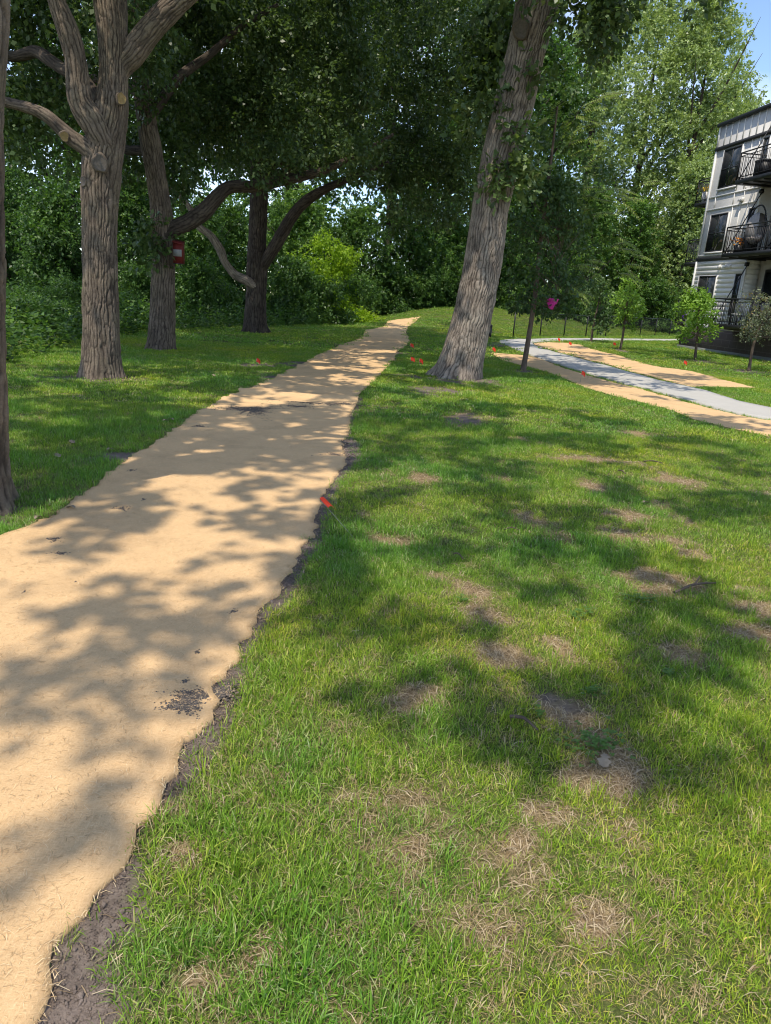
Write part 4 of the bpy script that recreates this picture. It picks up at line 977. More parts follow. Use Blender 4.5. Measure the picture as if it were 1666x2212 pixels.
sapling('sapling', 'bright green fan leaved sapling in front of the building corner', (1502, 778), 27, [(1502, 772, 3.2), (1505, 745, 2.7), (1508, 720, 2.6), (1509, 690, 2.2), (1510, 650, 1.4)], (1507, 682, 60, 52), 66, 54, .085, GINK, (.14, .30), 'fan', bias=.05, shape=lambda v: (1-max(0, v)*.72) if v > -.5 else 1-(-.5-v)*1.1)
sapling('sapling', 'sparse grey green sapling with some orange leaves at the photo edge', (1618, 801), 23, [(1619, 794, 3.4), (1624, 765, 3), (1630, 738, 3), (1640, 715, 2.4), (1655, 680, 1.6)], (1650, 686, 74, 46), 76, 44, .07, CRAB, (.14, .28), 'oval', bias=.0, shape=lambda v: 1-abs(v)*.35)

# long feathery fronds among the taller young tree's upper branches
def fronds(parent, spots):
    c = Crown(); lines = []
    for x, y, dep, ang, n in spots:
        p = D(x, y, dep); L = .55
        for _ in range(n):
            a = math.radians(ang+rng.normal(0, 16)); dirv = norm(np.array([math.cos(a), rng.normal(0, .3), math.sin(a)]))
            o = p+rng.normal(0, .18, 3); k = 11
            for j in range(k):
                t = (j+1)/k; cpt = o+dirv*L*t+np.array([0, 0, -.12*t*t])
                for sgn in (-1, 1):
                    sd = norm(np.cross(dirv, [0, -.6, .8]))*sgn
                    c.c.append(cpt[None]); c.d.append((sd+dirv*.45+np.array([0, 0, -.35]))[None]); c.n.append((np.array([0, -.35, 1.])+rng.normal(0, .2, 3))[None]); c.L.append(np.array([.13*(1-.45*abs(t-.45))])); c.v.append(np.array([rng.uniform(.2, .9)]))
            lines.append([(*o, .004), (*(o+dirv*L*.5+np.array([0, 0, -.03])), .003), (*(o+dirv*L+np.array([0, 0, -.12])), .002)])
    for ln_ in lines: multi_tube('frond_stalk', [ln_], BARKS, parent, 5, .1, bark=False)
    c.build('fronds', FROND, parent, 'oval', .62)
fronds(tSap, [(1262, 250, 18.6, 30, 5), (1290, 215, 18.8, 40, 3), (1275, 340, 18.4, 20, 4), (1255, 410, 18.4, 15, 3), (1310, 410, 18.6, 5, 5), (1345, 420, 18.9, -5, 4), (1330, 540, 18.6, 15, 4), (1350, 575, 18.6, -10, 5), (1270, 560, 18.2, 0, 3), (1220, 330, 18.8, 60, 4), (1210, 260, 18.6, 70, 3), (1240, 480, 18.4, 30, 4), (1215, 600, 18., -20, 3)])
crT = Crown()
fill(crT, 26, (1160, 1300), (150, 420), (18.4, 20.4), (.22, .4), 60, .12, .0, per=6, spread=.12)
crT.build('upper_crown', ASH, tSap, 'oval')
# ------------------------------------------------------------------ the apartment building
co = P(1465, 750); _v = ray(656, 629); dW = np.array([_v[0], _v[1], 0]); dW /= np.linalg.norm(dW)
nW = np.array([-dW[1], dW[0], 0]); UPV = np.array([0, 0, 1.])
FR = (np.array([co[0], co[1], 0.]), -dW, nW, UPV)      # t towards the camera, n out of the wall, z up
bld = thing('apartment_building', 'three storey grey and white apartment building with black balconies', 'building', co)
def B(): return MB()
def lk(name, mb, mat, parent, **k):
    o = link(name, mb.mesh(name, mat, **k), bld if parent is bld else None)
    if parent is not bld: o.parent = parent
    return o
T0, T1, TR = .3, 16., 4.65
w = B(); w.box((T0, -12, -.3), (TR, -.02, 10.1), FR).box((TR, -12, -.3), (T1, -.62, 10.1), FR)
wall = lk('wall', w, GREYP, bld)
# plinth with UVs for its blocks
pl = B(); pl.box((.05, -11.9, -.4), (T1, .03, 1.03), FR)
plo = lk('plinth', pl, PLINTH, bld)
me = plo.data; uvl = me.uv_layers.new(name='UVMap')
for lp in me.loops:
    v = np.array(me.vertices[lp.vertex_index].co); uvl.data[lp.index].uv = ((v+co*0) @ -dW, v[2])
ft = B(); ft.box((0, -11.8, -.4), (T1, .07, .14), FR); lk('footing', ft, plain('footing_concrete', (.23, .24, .22), .9, .1, .2, 8.), plo)
# lap siding on the ground floor, panels with battens above
sd = B(); z = 1.05
while z < 4.12:
    h = min(.205, 4.14-z); c = []
    sd.hexa(np.array([FR[0]+t*FR[1]+n*FR[2]+zz*UPV for t, n, zz in [(T0+.1, -.02, z), (TR-.02, -.02, z), (TR-.02, .012, z), (T0+.1, .012, z), (T0+.1, -.02, z+h), (TR-.02, -.02, z+h), (TR-.02, .004, z+h), (T0+.1, .004, z+h)]]))
    sd.hexa(np.array([FR[0]+t*FR[1]+n*FR[2]+zz*UPV for t, n, zz in [(TR-.02, -.6, z), (TR+.03, -.6, z), (TR+.03, -.02, z), (TR-.02, -.02, z), (TR-.02, -.6, z+h), (TR+.008, -.6, z+h), (TR+.008, -.02, z+h), (TR-.02, -.02, z+h)]]))
    z += .205
lk('lap_siding', sd, WHITEP, wall)
dk = B(); dk.box((T0-.02, -.03, 4.14), (TR+.02, .035, 4.32), FR).box((T0-.02, -.03, 9.06), (TR+.04, .06, 9.2), FR).box((TR+.04, -.63, 9.06), (T1, .06, 9.2), FR).box((T0-.08, -12, 10.1), (T1, .12, 10.24), FR)
lk('dark_trim', dk, DARKB, wall)
par = B(); par.box((TR, -.6, 9.2), (T1, .0, 10.1), FR); lk('parapet', par, GREYP, wall)
bt = B()
for t in np.arange(T0+.55, 15, .5): bt.box((t, -.02, 9.2), (t+.045, .022, 10.1), FR)
for a, b, z0_, z1_ in [(T0, T0+.13, 1.03, 4.14), (T0, T0+.13, 4.32, 9.06), (TR-.13, TR+.0, 1.03, 4.14), (TR-.13, TR, 4.32, 9.06), (T0, T0+.10, 9.2, 10.1)]: bt.box((a, -.02, z0_), (b, .034, z1_), FR)
for z_ in (6.98, 6.42, 4.36): bt.box((T0+.13, -.02, z_), (TR-.13, .020, z_+.07), FR)
for t in (1.02, 2.56, 3.35):
    for z0_, z1_ in ((6.49, 6.98), (7.05, 7.2)): bt.box((t, -.02, z0_), (t+.045, .018, z1_), FR)
for t in (2.62, 3.2, 3.75):
    bt.box((t, -.02, 7.05), (t+.045, .017, 9.06), FR); bt.box((t, -.02, 4.43), (t+.045, .017, 6.42), FR)
lk('battens', bt, WHITEP, wall)
rec = B(); rec.box((TR+.01, -.62, 1.03), (T1, -.60, 9.06), FR); lk('recess_lining', rec, CREAM, wall)
def window(t0, t1, z0_, z1_, vsplit=True, hsplit=.5, n0=.0, parent=bld):
    f = B(); W_ = .055
    f.box((t0, n0-.05, z0_), (t1, n0+.05, z0_+W_), FR).box((t0, n0-.05, z1_-W_), (t1, n0+.05, z1_), FR)
    f.box((t0, n0-.05, z0_+W_), (t0+W_, n0+.05, z1_-W_), FR).box((t1-W_, n0-.05, z0_+W_), (t1, n0+.05, z1_-W_), FR)
    if vsplit: tm = (t0+t1)/2; f.box((tm-.03, n0-.05, z0_+W_), (tm+.03, n0+.045, z1_-W_), FR)
    if hsplit: zm = z0_+(z1_-z0_)*hsplit; f.box((t0+W_, n0-.05, zm-.025), (t1-W_, n0+.042, zm+.025), FR)
    wo = lk('window', f, BLACK, bld)
    g = B(); g.box((t0+.03, n0-.01, z0_+.03), (t1-.03, n0+.036, z1_-.03), FR); lk('pane', g, GLASS, wo)
    s = B(); s.box((t0-.06, n0-.02, z0_-.07), (t1+.06, n0+.07, z0_-.001), FR).box((t0-.07, n0-.02, z0_-.07), (t0-.001, n0+.040, z1_), FR).box((t1+.001, n0-.02, z0_-.07), (t1+.07, n0+.040, z1_), FR)
    lk('sill', s, WHITEP, wo)
    return wo
window(1.14, 2.55, 7.31, 8.98); window(1.0, 2.43, 4.53, 6.2); window(.92, 2.4, 1.85, 3.46)
window(4.12, 4.5, 7.3, 8.95, False); window(4.05, 4.47, 4.6, 6.2, False); window(3.98, 4.42, 1.7, 3.5, False)
for z_ in (1.32, 4.3, 7.18):
    f = B()
    for a in (5.2, 6.4, 7.6, 8.8): f.box((a, -.63, z_), (a+.09, -.53, z_+2.25), FR)
    f.box((5.2, -.63, z_+2.25), (8.89, -.53, z_+2.36), FR)
    dr = lk('balcony_door', f, BLACK, bld)
    g = B(); g.box((5.25, -.61, z_), (8.84, -.56, z_+2.25), FR); lk('pane', g, GLASS, dr)
def vent(t, z_):
    v = B(); v.hexa(np.array([FR[0]+a*FR[1]+n*FR[2]+zz*UPV for a, n, zz in [(t, -.02, z_-.09), (t+.15, -.02, z_-.09), (t+.15, .14, z_-.09), (t, .14, z_-.09), (t, -.02, z_+.08), (t+.15, -.02, z_+.08), (t+.15, .05, z_+.06), (t, .05, z_+.06)]]))
    lk('vent_hood', v, WHITEP, bld)
for t in (2.45, 2.95, 3.14, 3.33): vent(t, 3.86)
for t in (3.12, 3.26): vent(t, 6.66)
def railing(mb, a, b, z0_, h=1.05):
    a = np.array(a, float); b = np.array(b, float)
    pt = lambda q, z_: FR[0]+q[0]*FR[1]+q[1]*FR[2]+z_*UPV
    L = np.linalg.norm(b-a)
    mb.bar(pt(a, z0_+h), pt(b, z0_+h), .028, 6).bar(pt(a, z0_+h-.13), pt(b, z0_+h-.13), .016, 4).bar(pt(a, z0_+.1), pt(b, z0_+.1), .02, 4)
    k = max(2, int(round(L/.115)))
    for i in range(k+1):
        q = a+(b-a)*i/k; big = i % 13 == 0 or i == k
        mb.bar(pt(q, z0_), pt(q, z0_+(h if big else h-.13)), .03 if big else .010, 4)
def balcony(t0, t1, n0, n1, zs, th, sides, lab=None, rods=()):
    s = B(); s.box((t0, n0, zs), (t1, n1, zs+th), FR)
    for t in np.arange(t0+.5, t1-.2, .7): s.box((t, n0+.01, zs-.05), (t+.06, n1-.06, zs+.01), FR)
    so = lk('balcony', s, BLACK, bld)
    r = B()
    for a, b in sides: railing(r, a, b, zs+th)
    lk('railing', r, BLACK, so)
    if rods:
        P3 = lambda t, n, z_: FR[0]+t*FR[1]+n*FR[2]+z_*UPV
        for a, b in rods:
            q = B(); q.bar(P3(*a), P3(*b), .022, 6); q.box((a[0]-.06, -.03, a[2]-.08), (a[0]+.06, .12, a[2]+.08), FR)
            lk('brace_rod', q, BLACK, so)
    return so
for zs in (6.98, 4.08, 1.16):
    balcony(4.52, 11., -.55, 1.2, zs, .17, [((4.55, .02), (4.55, 1.17)), ((4.55, 1.17), (10.95, 1.17))], rods=[((4.68, 0, zs+2.72), (4.6, 1.12, zs+.17)), ((8.9, 0, zs+2.72), (7.4, 1.12, zs+.17))])
for zs in (6.76, 3.98, 1.10):
    balcony(-.95, .28, -3.2, -.05, zs, .17, [((-.92, -.08), (.25, -.08)), ((-.92, -.08), (-.92, -3.1))])
FRp = lambda t, n, z_: FR[0]+t*FR[1]+n*FR[2]+z_*UPV
# things kept on the balconies
q = FRp(5.5, .45, 4.25); t = thing('egg_chair', 'hanging egg chair with pale cushion on the middle balcony', 'chair', q)
mb = MB(); prev = None
for a in np.linspace(-.2, 3.0, 22):
    c = q+FR[1]*(-.05+.62*math.cos(a))+UPV*(.95+.95*math.sin(a))
    if prev is not None: mb.bar(prev, c, .03, 6)
    prev = c
mb.bar(q+FR[1]*.55+UPV*.78, q+FR[1]*.5+UPV*.02, .03, 6); mb.bar(q-FR[1]*.5+UPV*.03, q+FR[1]*.55+UPV*.03, .03, 6)
link('stand', mb.mesh('stand', BLACK), t)
th_, ph_ = np.meshgrid(np.linspace(.5, 5.78, 20), np.linspace(.12, math.pi-.12, 14))
bv = np.stack([np.sin(ph_)*np.cos(th_)*.46, np.sin(ph_)*np.sin(th_)*.40, np.cos(ph_)*.62], -1).reshape(-1, 3)
bv = q+bv[:, :1]*FR[1]+bv[:, 1:2]*FR[2]+(bv[:, 2:]+.98)*UPV
bq = [(i*20+j, i*20+j+1, i*20+20+j+1, i*20+20+j) for i in range(13) for j in range(19)]
link('basket', mesh('basket', bv, bq, mats=[WICKER], smooth=True), t)
u_, v_ = np.meshgrid(np.linspace(0, 2*math.pi, 14), np.linspace(0, math.pi, 8))
def blob(c, rx, ry, rz): return np.stack([np.sin(v_)*np.cos(u_)*rx, np.sin(v_)*np.sin(u_)*ry, np.cos(v_)*rz], -1).reshape(-1, 3) @ np.array([FR[1], FR[2], UPV]) + c
blq = [(i*14+j, i*14+j+1, i*14+14+j+1, i*14+14+j) for i in range(7) for j in range(13)]
link('cushion', mesh('cushion', blob(q+UPV*.62, .4, .34, .16), blq, mats=[CUSH], smooth=True), t)
q = FRp(4.95, .75, 4.25); t = thing('flower_pot', 'pot of orange flowers on the middle balcony beside the egg chair', 'plant pot', q)
mb = MB(); mb.bar(q, q+UPV*.34, .15, 12, .2); link('pot', mb.mesh('pot', BLACK), t)
def bloom(t, q, mat, n, r, z_):
    c = q+UPV*z_+rng.normal(0, 1, (n, 3))*np.array([r, r, r*.6])
    V, Q, k = leaves(c, rng.normal(0, 1, (n, 3)), rng.normal(0, .5, (n, 3))+[0, 0, 1], rng.uniform(.06, .12, n), 'oval')
    return link('blossom', mesh('blossom', V, Q, mats=[mat]), t)
bloom(t, q, ORANGE, 60, .14, .5)
for (tt, nn, zz, lab) in [(4.95, .35, 4.25, 'dark square grill box on the middle balcony corner'), (5.6, .7, 7.15, 'black storage box on the top balcony')]:
    q = FRp(tt, nn, zz); t = thing('storage_box', lab, 'box', q, 'dark boxes on the balconies')
    mb = MB(); mb.box((-.28, -.25, .06), (.28, .25, .58), (q, *FR[1:])); link('body', mb.mesh('body', BLACK), t)
    mb = MB(); mb.box((-.30, -.27, .585), (.30, .27, .66), (q, *FR[1:])); link('lid', mb.mesh('lid', DARKB), t)
    for a in (-.24, .24):
        for b in (-.2, .2): mb = MB(); mb.box((a-.03, b-.03, 0), (a+.03, b+.03, .06), (q, *FR[1:])); link('foot', mb.mesh('foot', BLACK), t)
def patio_chair(q, lab, mat):
    t = thing('patio_chair', lab, 'chair', q, 'chairs on the balconies')
    for nm, a, b in [('seat', (-.25, -.25, .42), (.25, .25, .46)), ('backrest', (-.25, -.27, .461), (.25, -.23, .95))]:
        mb = MB(); mb.box(a, b, (q, *FR[1:])); link(nm, mb.mesh(nm, mat), t)
    for a in (-.22, .22):
        for b in (-.22, .22):
            mb = MB(); mb.bar(q+FR[1]*a+FR[2]*b, q+FR[1]*a+FR[2]*b+UPV*.42, .02, 6); link('leg', mb.mesh('leg', BLACK), t)
patio_chair(FRp(-.45, -.6, 6.93), 'pale patio chair on the upper rear balcony', WICKER)
patio_chair(FRp(5.6, .5, 1.33), 'white patio chair behind the railing of the lowest balcony', WHITEP)
patio_chair(FRp(6.9, .5, 1.33), 'grey patio chair further along the lowest balcony', WICKER)
q = FRp(-.6, -.35, 6.93); t = thing('flower_pot', 'pot of yellow flowers on the upper rear balcony', 'plant pot', q)
mb = MB(); mb.bar(q, q+UPV*.5, .13, 12, .18); link('pot', mb.mesh('pot', WHITEP), t); bloom(t, q, YELL, 60, .12, .66)
q = FRp(-.55, -.4, 1.27); t = thing('storage_tub', 'purple tub with a white lid on the lowest rear balcony', 'tub', q)
mb = MB(); mb.bar(q, q+UPV*.42, .22, 14, .26); link('tub', mb.mesh('tub', PURPLE), t); mb = MB(); mb.bar(q+UPV*.421, q+UPV*.5, .27, 14, .25); link('lid', mb.mesh('lid', WHITEP), t)

# ------------------------------------------------------------------ fences
fpts = [_fa-_fd*2.9*k for k in (2, 1)]+[_fa+_fd*s for s in np.linspace(0, 14.9, 6)]+[_fb+_fd*3.2*k for k in (1, 2, 3)]
fz = lambda q: float(H(q[0], q[1]))
q0 = fpts[2]; t = thing('chain_link_fence', 'low black chain link fence running along the foot of the mound', 'fence', (q0[0], q0[1], fz(q0)))
for q in fpts:
    mb = MB(); b = np.array([q[0], q[1], fz(q)]); mb.bar(b-[0, 0, .1], b+[0, 0, 1.25], .034, 8); mb.bar(b+[0, 0, 1.25], b+[0, 0, 1.29], .04, 8, .01); link('post', mb.mesh('post', BLACK), t)
mb = MB()
for a, b in zip(fpts[:-1], fpts[1:]):
    for h in (1.22, .06): mb.bar(np.array([*a, fz(a)+h]), np.array([*b, fz(b)+h]), .022 if h > 1 else .008, 6)
link('rail', mb.mesh('rail', BLACK), t)
mb = MB()
for a, b in zip(fpts[:-1], fpts[1:]):
    L = np.linalg.norm(b-a); st = .11; n = int(L/st)
    for i in range(-10, n):
        for sg in (0, 1):
            s0, s1 = i*st, i*st+1.13; lo, hi = .07, 1.2
            s0c, s1c = max(0, s0), min(L, s1)
            if s1c-s0c < .05: continue
            h0, h1 = lo+(s0c-s0), lo+(s1c-s0)
            if sg: h0, h1 = lo+hi-h0, lo+hi-h1
            pa, pb = a+(b-a)*s0c/L, a+(b-a)*s1c/L
            mb.bar(np.array([*pa, fz(pa)+h0]), np.array([*pb, fz(pb)+h1]), .0035, 3)
link('wire_mesh', mb.mesh('wire_mesh', BLACK), t)
pa, pb = D(1385, 660, 66), D(1520, 672, 62); zb = min(fz(pa), fz(pb))
t = thing('board_fence', 'grey brown vertical board fence in shade beyond the mound', 'fence', (pa[0], pa[1], fz(pa)))
mb = MB(); n = 36
for i in range(n):
    a = pa+(pb-pa)*i/n; b = pa+(pb-pa)*(i+.94)/n; z_ = fz(a); y_ = np.array([0, .03, 0]); hh = 1.75+.02*math.sin(i*7)
    mb.hexa([(*a[:2], z_-.1), (*b[:2], z_-.1), (b[0], b[1]+.03, z_-.1), (a[0], a[1]+.03, z_-.1), (*a[:2], z_+hh), (*b[:2], z_+hh), (b[0], b[1]+.03, z_+hh), (a[0], a[1]+.03, z_+hh)])
link('boards', mb.mesh('boards', FENCEW), t)
mb = MB()
for h in (.4, 1.4): mb.bar(np.array([pa[0], pa[1]+.08, fz(pa)+h]), np.array([pb[0], pb[1]+.08, fz(pb)+h]), .045, 4)
link('rail', mb.mesh('rail', FENCEW), t)

# ------------------------------------------------------------------ small things
def flag(base, tip, lab, fs=.095, wav=0., side=1, grp='red marker flags', wd=1.):
    base = np.asarray(base, float); tip = np.asarray(tip, float)
    t = thing('marker_flag', lab, 'marker flag', base, grp)
    mb = MB(); mb.bar(base-np.array([0, 0, .03]), tip, .0014 if base[1] < 8 else .003, 5); link('stake', mb.mesh('stake', WIRE), t)
    ax = norm(tip-base); s = norm(np.cross(ax, norm(np.array(EYE-tip))))*side
    n = norm(np.cross(s, ax)); V = []; Q = []
    nu, nv = 9, 5
    for k, off in ((0, 0), (1, .0012)):
        for i in range(nu):
            for j in range(nv):
                u, v = i/(nu-1), j/(nv-1)
                V.append(tip-ax*fs*(1-v)*(1+.12*u*math.sin(3*u))+s*fs*1.25*wd*u*(1-.22*wav*u)+n*(off+fs*.28*math.sin(u*4.2+wav*2)*u+.06*fs*math.sin(v*5+u*3))-np.array([0, 0, fs*.35*u*u*(1+wav)]))
    for k in (0, nu*nv):
        Q += [(k+i*nv+j, k+i*nv+j+1, k+(i+1)*nv+j+1, k+(i+1)*nv+j) for i in range(nu-1) for j in range(nv-1)]
    link('flag', mesh('flag', V, Q, mats=[RED], attrs={'lv': np.linspace(.2, .8, len(V))}, smooth=True), t)
b = PG(778, 1168); tip = D(690, 1077, 4.86)
flag(b, tip, 'nearest red flag on a leaning wire stake at the straw edge', .105, .6, 1, wd=.62)
for x, y, px_h, lab, sd, wv in [(553, 795, 15, 'red flag standing alone on the lawn left of the straw path', 1, .8), (886, 757, 11, 'red flag in shade near the far bend of the straw path', 1, .4), (889, 790, 13, 'red flag by the straw path, left one of a close pair near the leaning oak', 1, .5), (906, 793, 13, 'red flag nearest the leaning oak, right one of a close pair', 1, .9),
                           (1061, 767, 13, 'red flag just beside the leaning oak at the tip of the straw strip', 1, .6), (1254, 826, 19, 'red flag standing in the near straw strip', 1, .9), (1227, 756, 14, 'red flag standing in the upper straw strip', 1, .3), (1323, 756, 13, 'red flag in grass beside the small rounded sapling', 1, .2), (1203, 743, 10, 'small red flag in shade where the upper straw strip begins', 1, .5), (1476, 793, 10, 'red flag in grass near the bright green sapling', 1, .5)]:
    b = PG(x, y); u_px = F/b[1]
    flag(b, b+np.array([rng.normal(.01, .02), 0, px_h/u_px+.06]), lab, min(.095, 8./u_px), wv, sd)

# red and white box on the dark oak
q = D(384, 543, 17.25); t = thing('nest_box', 'red wooden box with a white band hung on the dark oak trunk', 'nest box', q)
s_ = 17.25/F; hw, hh = 9*s_, 23*s_; FB = (q, np.array([1., 0, 0]), np.array([0, 1., 0]), UPV)
mb = MB(); mb.hexa(np.array([q+np.array(v) for v in [(-hw, -.02, -hh), (hw, -.02, -hh), (hw, .2, -hh), (-hw, .2, -hh), (-hw, -.02, hh*.72), (hw, -.02, hh*.55), (hw, .2, hh*.8), (-hw, .2, hh*.97)]])); link('box_body', mb.mesh('box_body', BOXR), t)
mb = MB(); mb.box((-hw*.96, -.026, -hh*.42), (hw*.96, -.0215, hh*.16), FB); link('white_band', mb.mesh('white_band', BOXW), t)
mb = MB(); mb.box((-hw*.96, -.03, -hh*1.06), (hw*.96, .2, -hh*1.003), FB); link('floor_board', mb.mesh('floor_board', BLACK), t)
mb = MB(); mb.hexa(np.array([q+np.array(v) for v in [(-hw*1.1, -.06, hh*.73), (hw*1.1, -.06, hh*.56), (hw*1.1, .22, hh*.83), (-hw*1.1, .22, hh*1.0), (-hw*1.1, -.06, hh*.80), (hw*1.1, -.06, hh*.63), (hw*1.1, .22, hh*.90), (-hw*1.1, .22, hh*1.07)]])); link('roof_board', mb.mesh('roof_board', BOXR), t)
# magenta cloth in the young tree
q = D(1190, 655, 17.75); V = []; n = 9
for i in range(n):
    for j in range(n):
        u, v = i/(n-1), j/(n-1); wdt = .33*(1-.62*v)
        V.append(q+np.array([(u-.45+.25*v)*wdt, .04*math.sin(u*6+v*3)+.03*v, .12-.27*v*(1-.2*abs(u-.6))]))
Q = [(i*n+j, i*n+j+1, (i+1)*n+j+1, (i+1)*n+j) for i in range(n-1) for j in range(n-1)]
t = thing('cloth', 'magenta triangular cloth hanging half hidden in the young dark tree', 'cloth', q)
o = link('cloth_sheet', mesh('cloth_sheet', V, Q, mats=[PINK], attrs={'lv': rng.uniform(0, 1, n*n)}, smooth=True), t)
so = o.modifiers.new('thickness', 'SOLIDIFY'); so.thickness = .004
mb = MB(); mb.bar(q+np.array([-.16, 0, .12]), q+np.array([-.3, .05, .42]), .004, 5); mb.bar(q+np.array([.16, 0, .12]), q+np.array([.02, .05, .52]), .004, 5); link('tie_cord', mb.mesh('tie_cord', BLACK), t)
# bollard behind the leaning oak
q = PG(1057, 731); t = thing('bollard', 'short black bollard half hidden behind the leaning oak', 'bollard', q)
mb = MB(); mb.bar(q-[0, 0, .05], q+[0, 0, .52], .09, 14); link('post', mb.mesh('post', BLACK), t)
mb = MB(); mb.bar(q+[0, 0, .521], q+[0, 0, .60], .10, 14, .10); mb.bar(q+[0, 0, .60], q+[0, 0, .64], .10, 14, .04); link('cap', mb.mesh('cap', DARKB), t)
# fallen leaves and twigs
for x, y, lab in [(231, 978, 'pale curled oak leaf lying near the edge oak'), (118, 988, 'pale dead leaf on the shaded lawn by the photo edge'), (148, 958, 'small pale leaf on the left lawn above the curled leaf'), (352, 917, 'pale dead leaf near the straw edge on the left lawn'), (375, 915, 'pale dead leaf closest to the left straw edge'), (76, 1130, 'brown dead leaf at the left straw edge near the edge oak'), (455, 815, 'tiny pale leaf on the lawn by the red flag'),
                  (567, 789, 'white dead leaf beside the lone red flag'), (1010, 870, 'pale dead leaf on grass in front of the leaning oak'), (1124, 829, 'pale leaf on grass below the tall young tree'), (1387, 1093, 'pale oak leaf on the worn right lawn'), (1305, 1643, 'tan dead leaf among clover on the bare patch'), (163, 1106, 'crumpled tan leaf on the left straw edge'), (1248, 765, 'pale dead leaf in grass beside the upper straw strip')]:
    q = PG(x, y); t = tag(link('fallen_leaf', None), lab, 'leaf', 'fallen leaves') if False else None
    L = .065+.004*q[1]; c = Crown(); T_, Q_, _ = TEMPL['oak']; T_ = np.array(T_); a = rng.uniform(0, 6.28)
    onp = bool(in_poly(np.array([q[0]]), np.array([q[1]]), PATH_POLY)[0])
    V = np.stack([T_[:, 0]*math.cos(a)-T_[:, 1]*math.sin(a), T_[:, 0]*math.sin(a)+T_[:, 1]*math.cos(a), .28*T_[:, 1]**2*2+.12*np.sin(T_[:, 0]*5)], 1)*L + q+np.array([0, 0, (.03 if q[1] < 8 or onp else .045)])
    o = bpy.data.objects.new('fallen_leaf', mesh('fallen_leaf', V, Q_, mats=[DRY])); COL.objects.link(o); tag(o, lab, 'leaf', 'fallen leaves on the lawn')
for x0_, y0_, x1_, y1_, r, lab in [(1390, 1002, 1432, 1006, .008, 'grey twig lying on the right lawn'), (1455, 1290, 1545, 1268, .009, 'forked twig on the bare straw patch at the right'), (1088, 1152, 1122, 1153, .006, 'short pale twig in the middle of the right lawn'), (1335, 1022, 1352, 1030, .008, 'short grey twig on the worn grass'), (1100, 1562, 1160, 1590, .008, 'dark twig beside the bare earth patch'), (980, 1205, 1000, 1216, .006, 'small twig curving over the near lawn')]:
    a, b = PG(x0_, y0_)+[0, 0, .03], PG(x1_, y1_)+[0, 0, .028]; m = (a+b)/2+np.array([0, .02, .012])
    lines = [[(*a, r), (*m, r*.9), (*b, r*.5)]]
    if 'forked' in lab: lines.append([(*m, r*.7), (*(m+np.array([.07, .10, .02])), r*.4)])
    o = multi_tube('twig', lines, BARKS, None, 7, .02, bark=False); tag(o, lab, 'twig', 'twigs on the lawn')
# clover and broad leaved weeds in the worn patches
c = Crown()
for x, y, rx, ry, n in [(1290, 1610, 70, 34, 90), (1280, 1500, 16, 8, 26), (1440, 1465, 12, 8, 22), (1165, 1545, 8, 6, 12), (1380, 1300, 40, 10, 60), (1250, 1330, 30, 14, 40), (1000, 1300, 12, 6, 10)]:
    for _ in range(n):
        q = P(x+rng.normal(0, rx*.5), y+rng.normal(0, ry*.5)); q[2] = float(H(q[0], q[1]))+rng.uniform(.012, .045); a0 = rng.uniform(0, 6.28)
        for k in range(3):
            a = a0+k*2.094
            c.c.append(q[None]); c.d.append(np.array([[math.cos(a), math.sin(a), .15]])); c.n.append(np.array([[rng.normal(0, .15), rng.normal(0, .15), 1.]])); c.L.append(np.array([.013])); c.v.append(np.array([rng.uniform(.3, .9)]))
cl = bpy.data.objects.new('clover_root', None)
V, Q, k = leaves(np.concatenate(c.c), np.concatenate(c.d), np.concatenate(c.n), np.concatenate(c.L), 'oval', 1.5)
kind(link('clover', mesh('clover', V, Q, mats=[leafmat('clover_leaf', [(0, (.07, .15, .03)), (1, (.16, .28, .06))])], attrs={'lv': np.repeat(np.concatenate(c.v), k)})), 'stuff', 'clover and small weeds growing in the worn lawn patches')
# dead blades and straw litter on the worn patches
lx = rng.uniform(-1.2, 4.6, 160000); ly = .9*np.exp(rng.uniform(0, 1, 160000)*np.log(10.)); kx = (lx < ly*.62+.3) & (lx > -.9)
lx, ly = lx[kx], ly[kx]; lb, ls = wear(lx, ly)
kx = rng.uniform(0, 1, len(lx)) < np.maximum(lb*.95, .10)*(1-.8*ls)*(~in_poly(lx, ly, PATH_POLY))
lx, ly = lx[kx], ly[kx]
V, Q, la = strands(len(lx), np.stack([lx, ly], 1), H(lx, ly)+.004, L=(.02, .07), w=.0006+.0002*ly, up=.25)
kind(link('dead_grass', mesh('dead_grass', V, Q, mats=[DRYL], attrs={'lv': la})), 'stuff', 'dead straw coloured grass litter on the worn patches')
# tall weeds along the wood's edge
c = Crown()
for _ in range(900):
    y = rng.uniform(11, 44); e = rng.uniform(.2, 2.2); x = np.interp(y, _EDGE[:, 1], _EDGE[:, 0])-e
    z_ = float(H(x, y)); hgt = rng.uniform(.3, 1.1)*(.5+.5*min(1, e))
    n = 12; tt = rng.uniform(.1, 1, n)
    c.c.append(np.stack([x+rng.normal(0, .06, n)+0*tt, y+rng.normal(0, .06, n), z_+tt*hgt], 1)); c.d.append(np.stack([rng.normal(0, 1, n), rng.normal(0, 1, n), rng.normal(.3, .3, n)], 1)); c.n.append(np.array([0, 0, 1.])+rng.normal(0, .4, (n, 3))); c.L.append(rng.uniform(.1, .2, n)); c.v.append(np.clip(rng.normal(.45, .2, n), 0, 1))
V, Q, k = leaves(np.concatenate(c.c), np.concatenate(c.d), np.concatenate(c.n), np.concatenate(c.L), 'rhomb', .8)
kind(link('undergrowth', mesh('undergrowth', V, Q, mats=[WOOD], attrs={'lv': np.repeat(np.concatenate(c.v), k)})), 'stuff', 'leafy weeds and ground cover along the edge of the wood')
